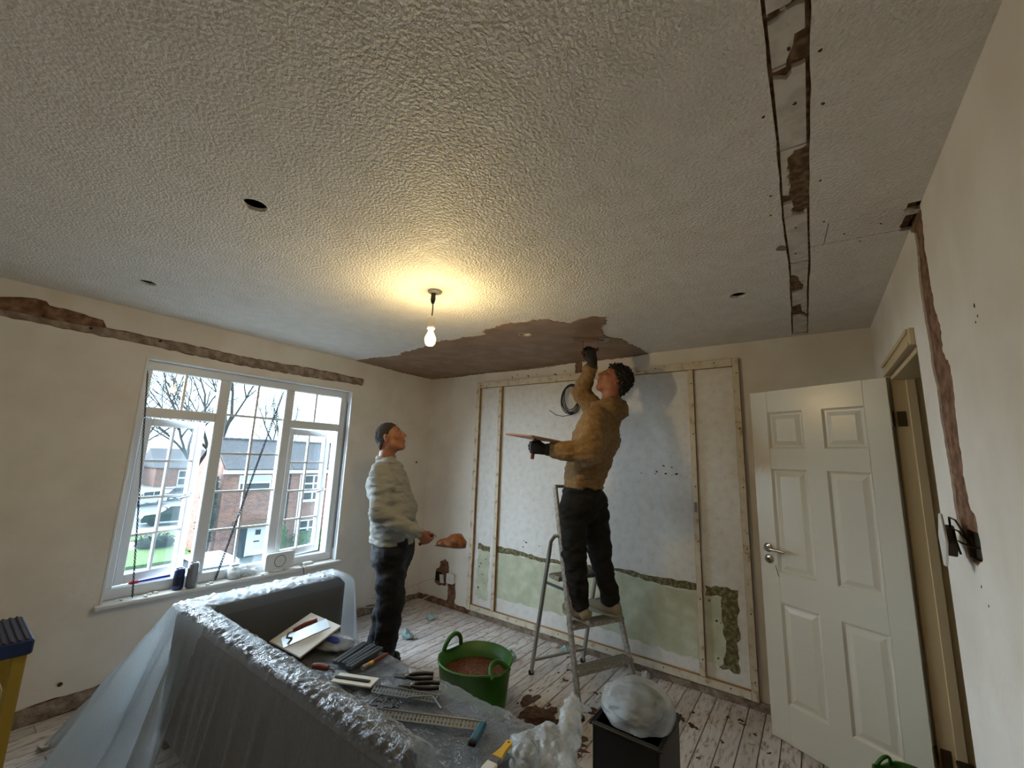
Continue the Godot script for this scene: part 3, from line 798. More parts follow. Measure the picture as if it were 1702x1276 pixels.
func strip_x(z: float, side: int) -> float:
	var l := [[0.0, 3.517, 3.598], [0.866, 3.540, 3.606], [1.243, 3.548, 3.615], [1.66, 3.544, 3.615], [2.1, 3.554, 3.618], [2.5, 3.554, 3.62], [4.0, 3.554, 3.624]]
	for k in l.size() - 1:
		if z <= l[k + 1][0]:
			var t: float = (z - l[k][0]) / (l[k + 1][0] - l[k][0])
			var c := 1 if side < 0 else 2
			return lerpf(l[k][c], l[k + 1][c], t)
	return 3.55

func csg_patch(called: String, mesh: Mesh, t: Transform3D, m: Material, cuts: Array, parent: Node) -> void:
	var b := CSGMesh3D.new(); b.name = called; b.mesh = mesh; b.material = m; b.transform = t
	parent.add_child(b, true)
	for c in cuts:
		var s := CSGMesh3D.new(); s.name = "cut"; s.mesh = c[0]; s.operation = CSGShape3D.OPERATION_SUBTRACTION; s.material = m
		s.transform = t.affine_inverse() * c[1]
		b.add_child(s, true)
# ---------------------------------------------------------------- window and its view
func build_window() -> void:
	var w := struct("window_1", "white three-light window with its side casements open")
	var X0 := -0.13
	var X1 := -0.07
	# reveal boards and sill
	span("reveal", Vector3(-0.265, 0.53, 1.0155), Vector3(0.004, 2.1, 1.03), M.upvc, w, 0.002)
	span("reveal", Vector3(-0.265, 0.53, 2.56), Vector3(0.004, 2.1, 2.5745), M.upvc, w, 0.002)
	span("reveal", Vector3(-0.265, 2.086, 1.03), Vector3(0.004, 2.0995, 2.56), M.upvc, w, 0.002)
	span("sill", Vector3(-0.265, 0.531, 1.03), Vector3(0.0, 0.557, 2.56), M.sill, w)
	span("sill_nose", Vector3(0.0, 0.531, 0.99), Vector3(0.045, 0.557, 2.60), M.sill, w, 0.006)
	# fixed frame
	span("frame_head", Vector3(X0, 2.026, 1.031), Vector3(X1, 2.086, 2.559), M.upvc, w, 0.004)
	span("frame_foot", Vector3(X0, 0.557, 1.031), Vector3(X1, 0.622, 2.559), M.upvc, w, 0.004)
	span("frame_side", Vector3(X0, 0.622, 1.031), Vector3(X1, 2.026, 1.093), M.upvc, w, 0.004)
	span("frame_side", Vector3(X0, 0.622, 2.513), Vector3(X1, 2.026, 2.559), M.upvc, w, 0.004)
	span("mullion", Vector3(X0, 0.622, 2.030), Vector3(X1, 2.026, 2.104), M.upvc, w, 0.005)
	span("mullion", Vector3(X0, 0.622, 1.534), Vector3(X1, 2.026, 1.606), M.upvc, w, 0.005)
	span("transom", Vector3(X0, 1.704, 2.104), Vector3(X1, 1.772, 2.513), M.upvc, w, 0.005)
	span("transom", Vector3(X0, 1.704, 1.093), Vector3(X1, 1.772, 1.534), M.upvc, w, 0.005)
	var bar := 0.016
	# top lights
	for q in [[2.104, 2.513, 2.314], [1.093, 1.534, 1.325]]:
		span("pane", Vector3(-0.104, 1.772, q[0]), Vector3(-0.1, 2.026, q[1]), M.glass, w)
		span("glazing_bar", Vector3(-0.112, 1.772, q[2] - bar / 2), Vector3(-0.092, 2.026, q[2] + bar / 2), M.upvc, w)
	# middle light
	span("pane", Vector3(-0.104, 0.622, 1.606), Vector3(-0.1, 2.026, 2.03), M.glass, w)
	span("glazing_bar", Vector3(-0.112, 0.622, 1.822 - bar / 2), Vector3(-0.092, 2.026, 1.822 + bar / 2), M.upvc, w)
	for y in [1.768, 1.472, 1.187, 0.909]:
		span("glazing_bar", Vector3(-0.1115, y - bar / 2, 1.606), Vector3(-0.0925, y + bar / 2, 2.03), M.upvc, w)
	# casements, both hinged on their far-left side and opened outwards
	for q in [[2.51, 0.404, 15.0], [1.531, 0.434, 10.0]]:
		var s := Node3D.new(); s.name = "casement"; w.add_child(s, true)
		s.position = Vector3(-0.125, 0.0, q[0]); s.rotation_degrees.y = q[2]
		var L: float = q[1]
		# local: z from 0 (hinge) to -L (free edge)
		for e in [[-0.05, 0.0], [-L, -L + 0.052]]:
			span("stile", Vector3(-0.025, 0.628, e[0]), Vector3(0.025, 1.70, e[1]), M.upvc, s, 0.004)
		for e in [[0.628, 0.685], [1.648, 1.70]]:
			span("rail", Vector3(-0.0245, e[0], -L + 0.052), Vector3(0.0245, e[1], -0.05), M.upvc, s, 0.004)
		span("pane", Vector3(-0.002, 0.685, -L + 0.052), Vector3(0.002, 1.648, -0.05), M.glass, s)
		span("glazing_bar", Vector3(-0.01, 0.685, -L / 2 - bar / 2), Vector3(0.01, 1.648, -L / 2 + bar / 2), M.upvc, s)
		for y in [1.41, 1.165, 0.925]:
			span("glazing_bar", Vector3(-0.0095, y - bar / 2, -L + 0.052), Vector3(0.0095, y + bar / 2, -0.05), M.upvc, s)
		part("handle", tube_mesh([Vector3(0.026, 1.17, -L + 0.02), Vector3(0.05, 1.17, -L + 0.022), Vector3(0.058, 1.162, -L + 0.05), Vector3(0.055, 1.145, -L + 0.12)], [0.011, 0.009, 0.009, 0.008], 8), M.white_plastic, s)

func build_outside() -> void:
	var G := -4.9
	var gr := struct("ground_outside", "lawn, road and pavements below the window")
	span("earth", Vector3(-120, G - 1, -80), Vector3(-6, G - 0.06, 70), M.pavement, gr)
	span("street_road", Vector3(-66, G - 0.06, -80), Vector3(-38.6, G, 70), M.tarmac, gr)
	span("street_path", Vector3(-38.6, G - 0.06, -80), Vector3(-36.3, G + 0.1, 70), M.pavement, gr)
	span("front_lawn", Vector3(-36.3, G - 0.06, -10.7), Vector3(-28.0, G + 0.12, -7.0), M.grass, gr)
	span("front_lawn", Vector3(-36.3, G - 0.06, -6.9), Vector3(-33.6, G + 0.1, 10), M.grass, gr)
	span("garden_path", Vector3(-33.6, G - 0.06, -6.9), Vector3(-30.4, G + 0.06, 10), M.pavement, gr)
	span("front_lawn", Vector3(-30.4, G - 0.06, -6.9), Vector3(-26.0, G + 0.1, 10), M.grass, gr)
	# --- the brick terrace opposite
	street_house("red brick terraced house with a white front door and wide landing window", Vector3(-24.65, G, -10.85), 3.75, true)
	street_house("red brick terraced house with two tall white framed windows", Vector3(-24.8, G, -16.95), 5.85, false)
	# --- houses up the road
	far_house(Vector3(-84, G - 0.4, -15.5), 7.5, 5.6, "distant brown brick house with white gable boards by the road end", true)
	far_house(Vector3(-116, G + 1.0, -20), 11.0, 7.2, "distant long brick house with a grey hipped roof on the rise", false)
	far_house(Vector3(-80, G - 0.3, -25.0), 7.0, 5.2, "distant low brick house behind the bare trees", false)
	# --- trees
	bare_tree(Vector3(-36.2, G, -10.9), 15.5, 0.34, 5, "tall bare tree with a forked trunk beyond the lawn")
	bare_tree(Vector3(-52.0, G, -23.5), 14.0, 0.26, 9, "slender bare tree rising behind the brick terrace roof")
	bare_tree(Vector3(-62.0, G, -10.6), 17.0, 0.27, 14, "bare tree far up the road beside the parked cars")
	leafy("ivy_tree", Vector3(-25.05, G, -6.62), Vector3(0.8, 2.75, 0.34), 1500, M.leaf_dark, "dark ivy covered tree stump at the end of the terrace", "tree", 3)
	leafy("garden_hedge", Vector3(-23.7, G, -12.4), Vector3(0.5, 0.65, 1.5), 700, M.leaf_mid, "clipped green hedge under the terrace window", "hedge", 4)
	leafy("garden_bush", Vector3(-23.9, G, -10.5), Vector3(0.3, 0.9, 0.35), 260, M.leaf_mid, "narrow leafy bush beside the white front door", "bush", 5)
	leafy("garden_bush", Vector3(-30.5, G, -6.0), Vector3(0.7, 0.45, 1.1), 300, M.leaf_dark, "low dark bush at the edge of the lawn", "bush", 6)
	# --- cars
	street_car(Vector3(-40.6, G, -9.6), -0.1, M.car_green, "dark green estate car parked along the lawn")
	street_car(Vector3(-55.6, G, -11.0), 0.5, M.car_white, "white car parked on the far side of the road")
	street_car(Vector3(-59.5, G, -14.6), 0.5, M.car_grey, "grey car parked behind the white one")
	street_car(Vector3(-65.0, G, -18.6), 1.2, M.car_white, "white van like car end on beneath the trees")
	street_car(Vector3(-18.7, G, -5.0), 1.57, M.car_white, "white car below the window beside the terrace", false)
	# street furniture
	var l := thing("street_lamp", Vector3(-47, G, -6.6), "thin grey lamp post standing by the road", "lamp post")
	part("post", tube_mesh([Vector3.ZERO, Vector3(0, 4, 0), Vector3(0, 5.3, 0)], [0.09, 0.07, 0.05], 8), M.zinc, l)
	bx("lamp_head", Vector3(0.7, 0.12, 0.25), Vector3(0.3, 5.34, 0), M.zinc, l, 0.03)
	var f := thing("street_fence", Vector3(-37.2, G, -13.2), "brown board fence behind the green car", "fence")
	for k in 16: span("board", Vector3(-0.03, 0.1, -k * 0.26 - 0.25), Vector3(0.03, 1.75, -k * 0.26), M.fence_wood, f, 0.01)
	for y in [0.5, 1.4]: span("rail", Vector3(0.03, y, -4.15), Vector3(0.09, y + 0.09, 0), M.fence_wood, f)
	var gw := thing("garden_wall", Vector3(-33.0, G, -5.0), "low brown garden wall between path and road", "wall")
	span("brickwork", Vector3(-3.2, 0.0, 0), Vector3(-2.9, 0.75, 9), M.brick, gw)
	span("coping", Vector3(-3.26, 0.75, 0), Vector3(-2.84, 0.82, 9), M.pavement, gw, 0.01)

func street_house(label: String, at: Vector3, width: float, with_door: bool) -> void:
	# front face looks along +x; z runs from at.z (0) to at.z + width; eaves at 5 m
	var h := thing("street_house", at, label, "house", "terraced houses opposite")
	var eave := 5.0
	var ridge := 6.75
	var D := 4.4
	span("wall", Vector3(-D, 0, 0), Vector3(0, eave, width), M.brick, h)
	# gable ends under the roof
	for z in [0.0, width - 0.2]:
		part("gable", prism_mesh(PackedVector2Array([Vector2(-D, 0), Vector2(0, 0), Vector2(-D / 2, ridge - eave)]), 0.2), M.brick, h, Vector3(0, eave, z))
	span("fascia", Vector3(0.0, eave - 0.12, -0.1), Vector3(0.22, eave + 0.1, width + 0.1), M.trim_white, h)
	# tile courses, each lapping the next
	var n := 11
	for side in [1, -1]:
		for k in n:
			var t0 := float(k) / n
			var t1 := float(k + 1) / n + 0.02
			var a := Vector3(0.3 if side > 0 else -D - 0.3, eave + 0.12, 0).lerp(Vector3(-D / 2, ridge + 0.12, 0), t0)
			var b := Vector3(0.3 if side > 0 else -D - 0.3, eave + 0.12, 0).lerp(Vector3(-D / 2, ridge + 0.12, 0), t1)
			var d := b - a
			var up := Vector3(-d.y, d.x, 0).normalized()
			if up.y < 0: up = -up
			var mid := (a + b) * 0.5 + up * 0.05
			var bs := Basis(d.normalized(), up, d.normalized().cross(up)) * Basis(Vector3(0, 0, 1), 0.06 * (1 if side > 0 else 1))
			part("tile_course", box_mesh(Vector3(d.length() + 0.03, 0.07, width + 0.16), 0.012), M.roof_tile, h, mid + Vector3(0, 0, width / 2), bs)
	span("ridge_tiles", Vector3(-D / 2 - 0.12, ridge + 0.16, -0.05), Vector3(-D / 2 + 0.12, ridge + 0.3, width + 0.05), M.roof_tile, h, 0.05)
	if with_door:
		far_window(h, 1.1, 2.94, 3.9, 4.78, 2, true)
		# porch canopy, door, side light
		span("canopy", Vector3(0, 1.75, 0.9), Vector3(0.7, 2.1, 3.0), M.fence_wood, h, 0.02)
		var d := Node3D.new(); d.name = "front_door"; h.add_child(d, true)
		span("leaf", Vector3(0, 0.02, 1.0), Vector3(0.08, 1.68, 2.06), M.trim_white, d, 0.01)
		span("door_light", Vector3(0.08, 1.2, 1.35), Vector3(0.1, 1.5, 1.65), M.far_glass, d)
		span("letter_plate", Vector3(0.08, 0.78, 1.36), Vector3(0.1, 0.86, 1.7), M.black_plastic, d)
		span("side_light", Vector3(0, 0.02, 2.1), Vector3(0.05, 1.68, 2.75), M.far_glass, h)
		span("side_light_frame", Vector3(0.0, 0.0, 2.06), Vector3(0.09, 1.72, 2.12), M.trim_white, h)
		span("downpipe", Vector3(0, 0, 0.02), Vector3(0.1, 4.9, 0.12), M.blind, h)
	else:
		far_window(h, 3.65, 4.95, 3.05, 4.72, 3, false)
		far_window(h, 3.75, 4.95, 0.7, 1.75, 2, false)
		far_window(h, 0.4, 1.7, 3.05, 4.72, 3, false)
		span("wall_stripe", Vector3(0, 0.1, 5.2), Vector3(0.06, 4.8, 5.26), M.trim_white, h)

func far_window(h: Node3D, z0: float, z1: float, y0: float, y1: float, rows: int, wide: bool) -> void:
	var w := Node3D.new(); w.name = "window"; h.add_child(w, true)
	span("surround", Vector3(0, y0, z0), Vector3(0.06, y1, z1), M.trim_white, w, 0.01)
	for r in rows:
		var a := lerpf(y0, y1, float(r) / rows) + 0.06
		var b := lerpf(y0, y1, float(r + 1) / rows) - 0.05
		if wide:
			span("pane", Vector3(0.06, a, z0 + 0.08), Vector3(0.075, b, z1 - 0.08), M.far_glass if r == 0 else M.blind, w)
		else:
			for c in 2:
				span("pane", Vector3(0.06, a, lerpf(z0, z1, c / 2.0) + 0.07), Vector3(0.075, b, lerpf(z0, z1, (c + 1) / 2.0) - 0.05), M.far_glass, w)
	span("ledge", Vector3(0, y0 - 0.1, z0 - 0.05), Vector3(0.14, y0, z1 + 0.05), M.trim_white, w)

func far_house(at: Vector3, width: float, eave: float, label: String, gables: bool) -> void:
	var h := thing("street_house", at, label, "house", "houses up the road")
	span("wall", Vector3(-8, -4, 0), Vector3(0, eave - 2.0, width), M.brick, h)
	var top := eave - 2.0
	part("roof", prism_mesh(PackedVector2Array([Vector2(0.5, 0), Vector2(-8.5, 0), Vector2(-4, 3.0)]), width + 0.6), M.roof_tile, h, Vector3(0, top, -0.3))
	for k in int(width / 2.4):
		for y in [0.4, top - 1.6]:
			var z := 0.7 + k * 2.3
			var w := Node3D.new(); w.name = "window"; h.add_child(w, true)
			span("surround", Vector3(0, y, z), Vector3(0.08, y + 1.2, z + 1.1), M.trim_white, w)
			span("pane", Vector3(0.08, y + 0.12, z + 0.12), Vector3(0.1, y + 1.08, z + 0.98), M.far_glass, w)
	if gables:
		for z in [0.6, 4.6]:
			var g := Node3D.new(); g.name = "front_gable"; h.add_child(g, true)
			part("gable_wall", prism_mesh(PackedVector2Array([Vector2(0, -4), Vector2(3.4, -4), Vector2(3.4, top - 1.2), Vector2(1.7, top + 1.0), Vector2(0, top - 1.2)]), 1.2), M.render_pale, g, Vector3(1.2, 0, z), on_x(0).basis)
			for s in [[0.0, 1.7], [3.4, 1.7]]:
				part("barge_board", tube_mesh([Vector3(1.3, top - 1.3, z + s[0]), Vector3(1.3, top + 1.1, z + s[1])], 0.2, 4), M.trim_white, g)

func street_car(at: Vector3, turn: float, m: Material, label: String, grouped := true) -> void:
	var c := thing("street_car", at, label, "car", "cars parked outside" if grouped else "")
	c.rotation.y = turn
	# side outline swept across the width; length along z
	var body := PackedVector2Array([Vector2(-2.1, 0.3), Vector2(2.1, 0.3), Vector2(2.15, 0.6), Vector2(2.0, 0.85), Vector2(1.1, 0.95), Vector2(-1.9, 0.98), Vector2(-2.15, 0.8)])
	part("body", prism_mesh(body, 1.7), m, c, Vector3(0.85, 0, 0), on_x(0).basis)
	var cab := PackedVector2Array([Vector2(-1.95, 0.96), Vector2(1.05, 0.95), Vector2(0.45, 1.4), Vector2(-1.6, 1.43)])
	part("cabin_glass", prism_mesh(cab, 1.5), M.far_glass, c, Vector3(0.75, 0, 0), on_x(0).basis)
	part("roof", prism_mesh(PackedVector2Array([Vector2(-1.65, 1.39), Vector2(0.5, 1.38), Vector2(0.4, 1.46), Vector2(-1.55, 1.48)]), 1.54), m, c, Vector3(0.77, 0, 0), on_x(0).basis)
	for z in [-0.55, 0.6, -1.75]:
		bx("pillar", Vector3(1.55, 0.5, 0.08), Vector3(0, 1.18, z), m, c)
	for x in [-0.82, 0.82]:
		for z in [-1.35, 1.35]:
			part("wheel", lathe_mesh([Vector2(0, -0.1), Vector2(0.28, -0.1), Vector2(0.32, -0.05), Vector2(0.32, 0.05), Vector2(0.28, 0.1), Vector2(0, 0.1)], 16), M.tyre, c, Vector3(x, 0.32, z), Basis(Vector3(0, 1, 0), Vector3(-1, 0, 0), Vector3(0, 0, 1)))

func bare_tree(at: Vector3, height: float, r: float, sd: int, label: String) -> void:
	var t := thing("bare_tree", at, label, "tree", "bare winter trees")
	var g := RandomNumberGenerator.new(); g.seed = sd
	var limbs := []
	grow(limbs, Vector3.ZERO, Vector3(g.randf_range(-0.05, 0.05), 1, g.randf_range(-0.06, 0.06)), height * 0.32, r, 0, g)
	var trunk := []
	var twigs := []
	for l in limbs:
		var m := [tube_mesh(l[0], l[1], 6 if l[2] < 2 else 4), Transform3D.IDENTITY]
		if l[2] < 2: trunk.append(m)
		else: twigs.append(m)
	part("trunk", merge(trunk), M.bark, t)
	var tw := part("twigs", merge(twigs), M.bark, t)
	tw.set_meta("kind", "stuff")

func grow(out: Array, at: Vector3, dir: Vector3, length: float, r: float, depth: int, g: RandomNumberGenerator) -> void:
	var pts := [at]
	var rr := [r]
	var d := dir.normalized()
	var p := at
	var n := 5
	for k in n:
		d = (d + Vector3(g.randf_range(-1, 1), g.randf_range(-0.3, 0.5), g.randf_range(-1, 1)) * 0.14).normalized()
		p += d * length / n
		pts.append(p); rr.append(r * lerpf(1.0, 0.68, float(k + 1) / n))
	out.append([pts, rr, depth])
	if depth >= 6: return
	var kids := 3 if depth < 4 else 2
	for k in kids:
		var from := n if k == 0 else 2 + g.randi() % 3
		var q := g.randf() * TAU
		var side := Vector3(cos(q), 0, sin(q))
		var nd := (d + side * g.randf_range(0.45, 0.95) + Vector3(0, 0.15, 0)).normalized() if k > 0 else (d + side * 0.3).normalized()
		grow(out, pts[from], nd, length * g.randf_range(0.7, 0.9), float(rr[from]) * (0.92 if k == 0 else 0.72), depth + 1, g)

func leafy(called: String, at: Vector3, r: Vector3, n: int, m: Material, label: String, category: String, sd: int) -> void:
	var t := thing(called, at, label, category)
	var g := RandomNumberGenerator.new(); g.seed = sd
	var st := SurfaceTool.new(); st.begin(Mesh.PRIMITIVE_TRIANGLES); st.set_smooth_group(-1)
	for k in n:
		var d := Vector3(g.randfn(), g.randfn(), g.randfn()).normalized()
		var c := Vector3(0, r.y, 0) + d * r * g.randf_range(0.75, 1.05)
		var u := Vector3(g.randfn(), g.randfn(), g.randfn()).normalized()
		var v := u.cross(d).normalized()
		var s := g.randf_range(0.07, 0.15)
		quad(st, c - u * s, c - v * s * 0.5, c + u * s, c + v * s * 0.5)
	st.generate_normals()
	var lf := part("leaves", st.commit(), m, t)
	lf.set_meta("kind", "stuff")
	var f := []
	for k in 7:
		f.append([tube_mesh([Vector3(0, 0, 0), Vector3(g.randf_range(-0.5, 0.5) * r.x, r.y, g.randf_range(-0.5, 0.5) * r.z), Vector3(g.randf_range(-0.8, 0.8) * r.x, r.y * 1.6, g.randf_range(-0.8, 0.8) * r.z)], [0.06, 0.04, 0.02], 5), Transform3D.IDENTITY])
	part("stems", merge(f), M.bark, t)
	part("inner_growth", lathe_mesh([Vector2(0, 0), Vector2(0.8, 0.25), Vector2(0.86, 1.0), Vector2(0.6, 1.65), Vector2(0, 1.85)], 12), m, t, Vector3.ZERO, Basis.from_scale(r))
# ---------------------------------------------------------------- door, lamp, wall fittings
func build_door() -> void:
	var f := struct("trim_1", "cream painted door lining and sawn-off head casing")
	# lining of the hinge side, with its stop
	span("hinge_lining", Vector3(WX - 0.004, 0, 0.515), Vector3(WX + 0.119, 1.985, 0.535), M.trim_cream, f, 0.002)
	span("door_stop", Vector3(WX + 0.05, 0, 0.535), Vector3(WX + 0.085, 1.97, 0.548), M.trim_cream, f, 0.002)
	span("latch_lining", Vector3(WX + 0.004, 0, 1.178), Vector3(WX + 0.119, 1.985, 1.2), M.trim_cream, f, 0.002)
	span("head_lining", Vector3(WX - 0.002, 1.97, 0.535), Vector3(WX + 0.119, 1.99, 1.178), M.trim_cream, f, 0.002)
	# head casing in stepped mouldings, and the left casing behind the door
	span("head_casing", Vector3(WX - 0.018, 2.0, 0.45), Vector3(WX, 2.068, 1.185), M.trim_cream, f, 0.003)
	span("casing_bead", Vector3(WX - 0.026, 2.05, 0.45), Vector3(WX - 0.017, 2.068, 1.17), M.trim_cream, f, 0.003)
	span("casing_bead", Vector3(WX - 0.023, 2.0, 0.47), Vector3(WX - 0.017, 2.014, 1.17), M.trim_cream, f, 0.002)
	span("side_casing", Vector3(WX - 0.018, 0, 0.45), Vector3(WX, 2.0, 0.515), M.trim_cream, f, 0.003)
	# the six-panel door: hinge at its own z axis, leaf along +x
	var d := struct("door_1", "white six-panel door standing open")
	var hinge := Vector3(3.905, 0.006, 0.535)
	var free := Vector3(3.265, 0.006, 0.222)
	var ax := (free - hinge); ax.y = 0
	var W := 0.712
	var H := 1.979
	var T := 0.035
	d.transform = Transform3D(Basis(ax.normalized(), Vector3.UP, ax.normalized().cross(Vector3.UP)), hinge)
	# local x runs hinge -> free edge, local z faces away from the camera when negative
	var front := -1.0 if d.transform.basis.z.z < 0 else 1.0
	var st := 0.105
	var mid := 0.10
	var pw := (W - 2 * st - mid) / 2
	var rows := [[0.20, 0.735], [0.90, 1.50], [1.62, 1.845]]
	span("stile", Vector3(0, 0, -T / 2), Vector3(st, H, T / 2), M.gloss_white, d, 0.002)
	span("stile", Vector3(W - st, 0, -T / 2), Vector3(W, H, T / 2), M.gloss_white, d, 0.002)
	var ys := [0.0, 0.20, 0.735, 0.90, 1.50, 1.62, 1.845, H]
	for k in 4:
		span("rail", Vector3(st, ys[k * 2], -T / 2), Vector3(W - st, ys[k * 2 + 1], T / 2), M.gloss_white, d)
	for r in rows:
		span("muntin", Vector3(st + pw, r[0], -T / 2), Vector3(st + pw + mid, r[1], T / 2), M.gloss_white, d)
		for c in 2:
			var x0: float = st + c * (pw + mid)
			var p := part("panel", raised_panel(pw, r[1] - r[0], T), M.gloss_white, d, Vector3(x0, r[0], 0))
			p.name = p.name
	# lever on its rose, escutcheon with key slot
	var fz := front * T / 2
	var hx := W - 0.055
	var hd := Node3D.new(); hd.name = "lever_handle"; d.add_child(hd, true)
	var face := Basis(Vector3(1, 0, 0), Vector3(0, 0, front), Vector3(0, -front, 0))
	part("rose", lathe_mesh([Vector2(0, 0), Vector2(0.026, 0), Vector2(0.026, 0.007), Vector2(0.022, 0.01), Vector2(0, 0.01)], 24), M.chrome, hd, Vector3(hx, 1.03, fz), face)
	part("lever", tube_mesh([Vector3(hx, 1.03, fz), Vector3(hx, 1.03, fz + front * 0.035), Vector3(hx - 0.01, 1.03, fz + front * 0.052), Vector3(hx - 0.05, 1.031, fz + front * 0.056), Vector3(hx - 0.09, 1.029, fz + front * 0.054), Vector3(hx - 0.118, 1.024, fz + front * 0.05)], [0.009, 0.009, 0.01, 0.0095, 0.009, 0.008], 10), M.chrome, hd)
	var kp := part("keyhole_plate", lathe_mesh([Vector2(0, 0), Vector2(0.026, 0), Vector2(0.026, 0.006), Vector2(0.022, 0.009), Vector2(0, 0.009)], 24), M.chrome, d, Vector3(hx, 0.965, fz), face)
	bx("key_slot", Vector3(0.012, 0.002, 0.018), Vector3(0, 0.0095, 0), M.black_plastic, kp)
	part("key_string", tube_mesh([Vector3(hx - 0.035, 0.935, fz + front * 0.002), Vector3(hx - 0.04, 0.91, fz + front * 0.002), Vector3(hx - 0.05, 0.875, fz + front * 0.002)], 0.0016, 5), M.cable, d)
	for y in [0.25, 1.73]:
		var hg := Node3D.new(); hg.name = "hinge"; d.add_child(hg, true)
		part("knuckle", tube_mesh([Vector3(-0.004, y, fz), Vector3(-0.004, y + 0.075, fz)], 0.006, 8), M.hinge, hg)
		span("leaf", Vector3(-0.0015, y, -T / 2), Vector3(0.0, y + 0.075, T / 2), M.hinge, hg)
		# leaf screwed to the lining
		var inv := d.transform.affine_inverse()
		part("leaf", box_mesh(Vector3(0.035, 0.075, 0.002), 0.0), M.hinge, hg, inv * Vector3(WX + 0.02, y + 0.0435, 0.5362), inv.basis)

func raised_panel(w: float, h: float, T: float) -> ArrayMesh:
	# recessed border rising to a flat field, on both faces
	var st := SurfaceTool.new(); st.begin(Mesh.PRIMITIVE_TRIANGLES); st.set_smooth_group(-1)
	var steps := [[0.0, T / 2], [0.012, T / 2 - 0.010], [0.020, T / 2 - 0.010], [0.045, T / 2 - 0.003]]
	for s in [1.0, -1.0]:
		for k in steps.size() - 1:
			var a: Array = steps[k]; var b: Array = steps[k + 1]
			var o := [Vector3(a[0], a[0], a[1] * s), Vector3(w - a[0], a[0], a[1] * s), Vector3(w - a[0], h - a[0], a[1] * s), Vector3(a[0], h - a[0], a[1] * s)]
			var i := [Vector3(b[0], b[0], b[1] * s), Vector3(w - b[0], b[0], b[1] * s), Vector3(w - b[0], h - b[0], b[1] * s), Vector3(b[0], h - b[0], b[1] * s)]
			for e in 4: quad(st, o[e], o[(e + 1) % 4], i[(e + 1) % 4], i[e], s < 0)
		var l: Array = steps[3]
		quad(st, Vector3(l[0], l[0], l[1] * s), Vector3(w - l[0], l[0], l[1] * s), Vector3(w - l[0], h - l[0], l[1] * s), Vector3(l[0], h - l[0], l[1] * s), s < 0)
	st.generate_normals()
	return st.commit()

func build_lamp() -> void:
	var at := Vector3(1.95, CH, 1.849)
	var l := thing("pendant_lamp", at, "bare glowing bulb on a short flex from the ceiling", "lamp")
	part("ceiling_rose", lathe_mesh([Vector2(0, -0.001), Vector2(0.04, -0.001), Vector2(0.037, -0.008), Vector2(0.02, -0.014), Vector2(0, -0.014)], 20), M.grey_plastic, l)
	part("wire_block", lathe_mesh([Vector2(0, -0.075), Vector2(0.008, -0.07), Vector2(0.014, -0.05), Vector2(0.012, -0.02), Vector2(0.015, -0.012), Vector2(0, -0.012)], 10), M.cable, l, Vector3(-0.006, 0, 0.004))
	part("flex", tube_mesh([Vector3(-0.006, -0.06, 0.004), Vector3(-0.004, -0.1, 0.003), Vector3(-0.006, -0.15, 0.004)], 0.0035, 6), M.cable_brown, l)
	part("lamp_holder", lathe_mesh([Vector2(0, -0.145), Vector2(0.012, -0.145), Vector2(0.018, -0.155), Vector2(0.019, -0.185), Vector2(0.0185, -0.2), Vector2(0.02, -0.202), Vector2(0.02, -0.215), Vector2(0, -0.215)], 16), M.white_plastic, l, Vector3(-0.006, 0, 0.004))
	var glow := plain("bulb_glow", Color(1.0, 0.9, 0.7), 0.3)
	glow.emission_enabled = true; glow.emission = Color(1.0, 0.86, 0.55); glow.emission_energy_multiplier = 5.0
	part("bulb", lathe_mesh([Vector2(0.013, -0.213), Vector2(0.0135, -0.228), Vector2(0.02, -0.243), Vector2(0.0285, -0.262), Vector2(0.03, -0.278), Vector2(0.026, -0.297), Vector2(0.016, -0.308), Vector2(0, -0.312)], 20), glow, l, Vector3(-0.006, 0, 0.004))
	var o := OmniLight3D.new(); o.name = "bulb_light"; l.add_child(o)
	o.position = Vector3(-0.006, -0.275, 0.004); o.light_color = Color(1.0, 0.87, 0.61); o.light_energy = BULB_E; o.light_size = 0.028
	o.omni_range = 9.0; o.omni_attenuation = 2.0; o.shadow_enabled = true

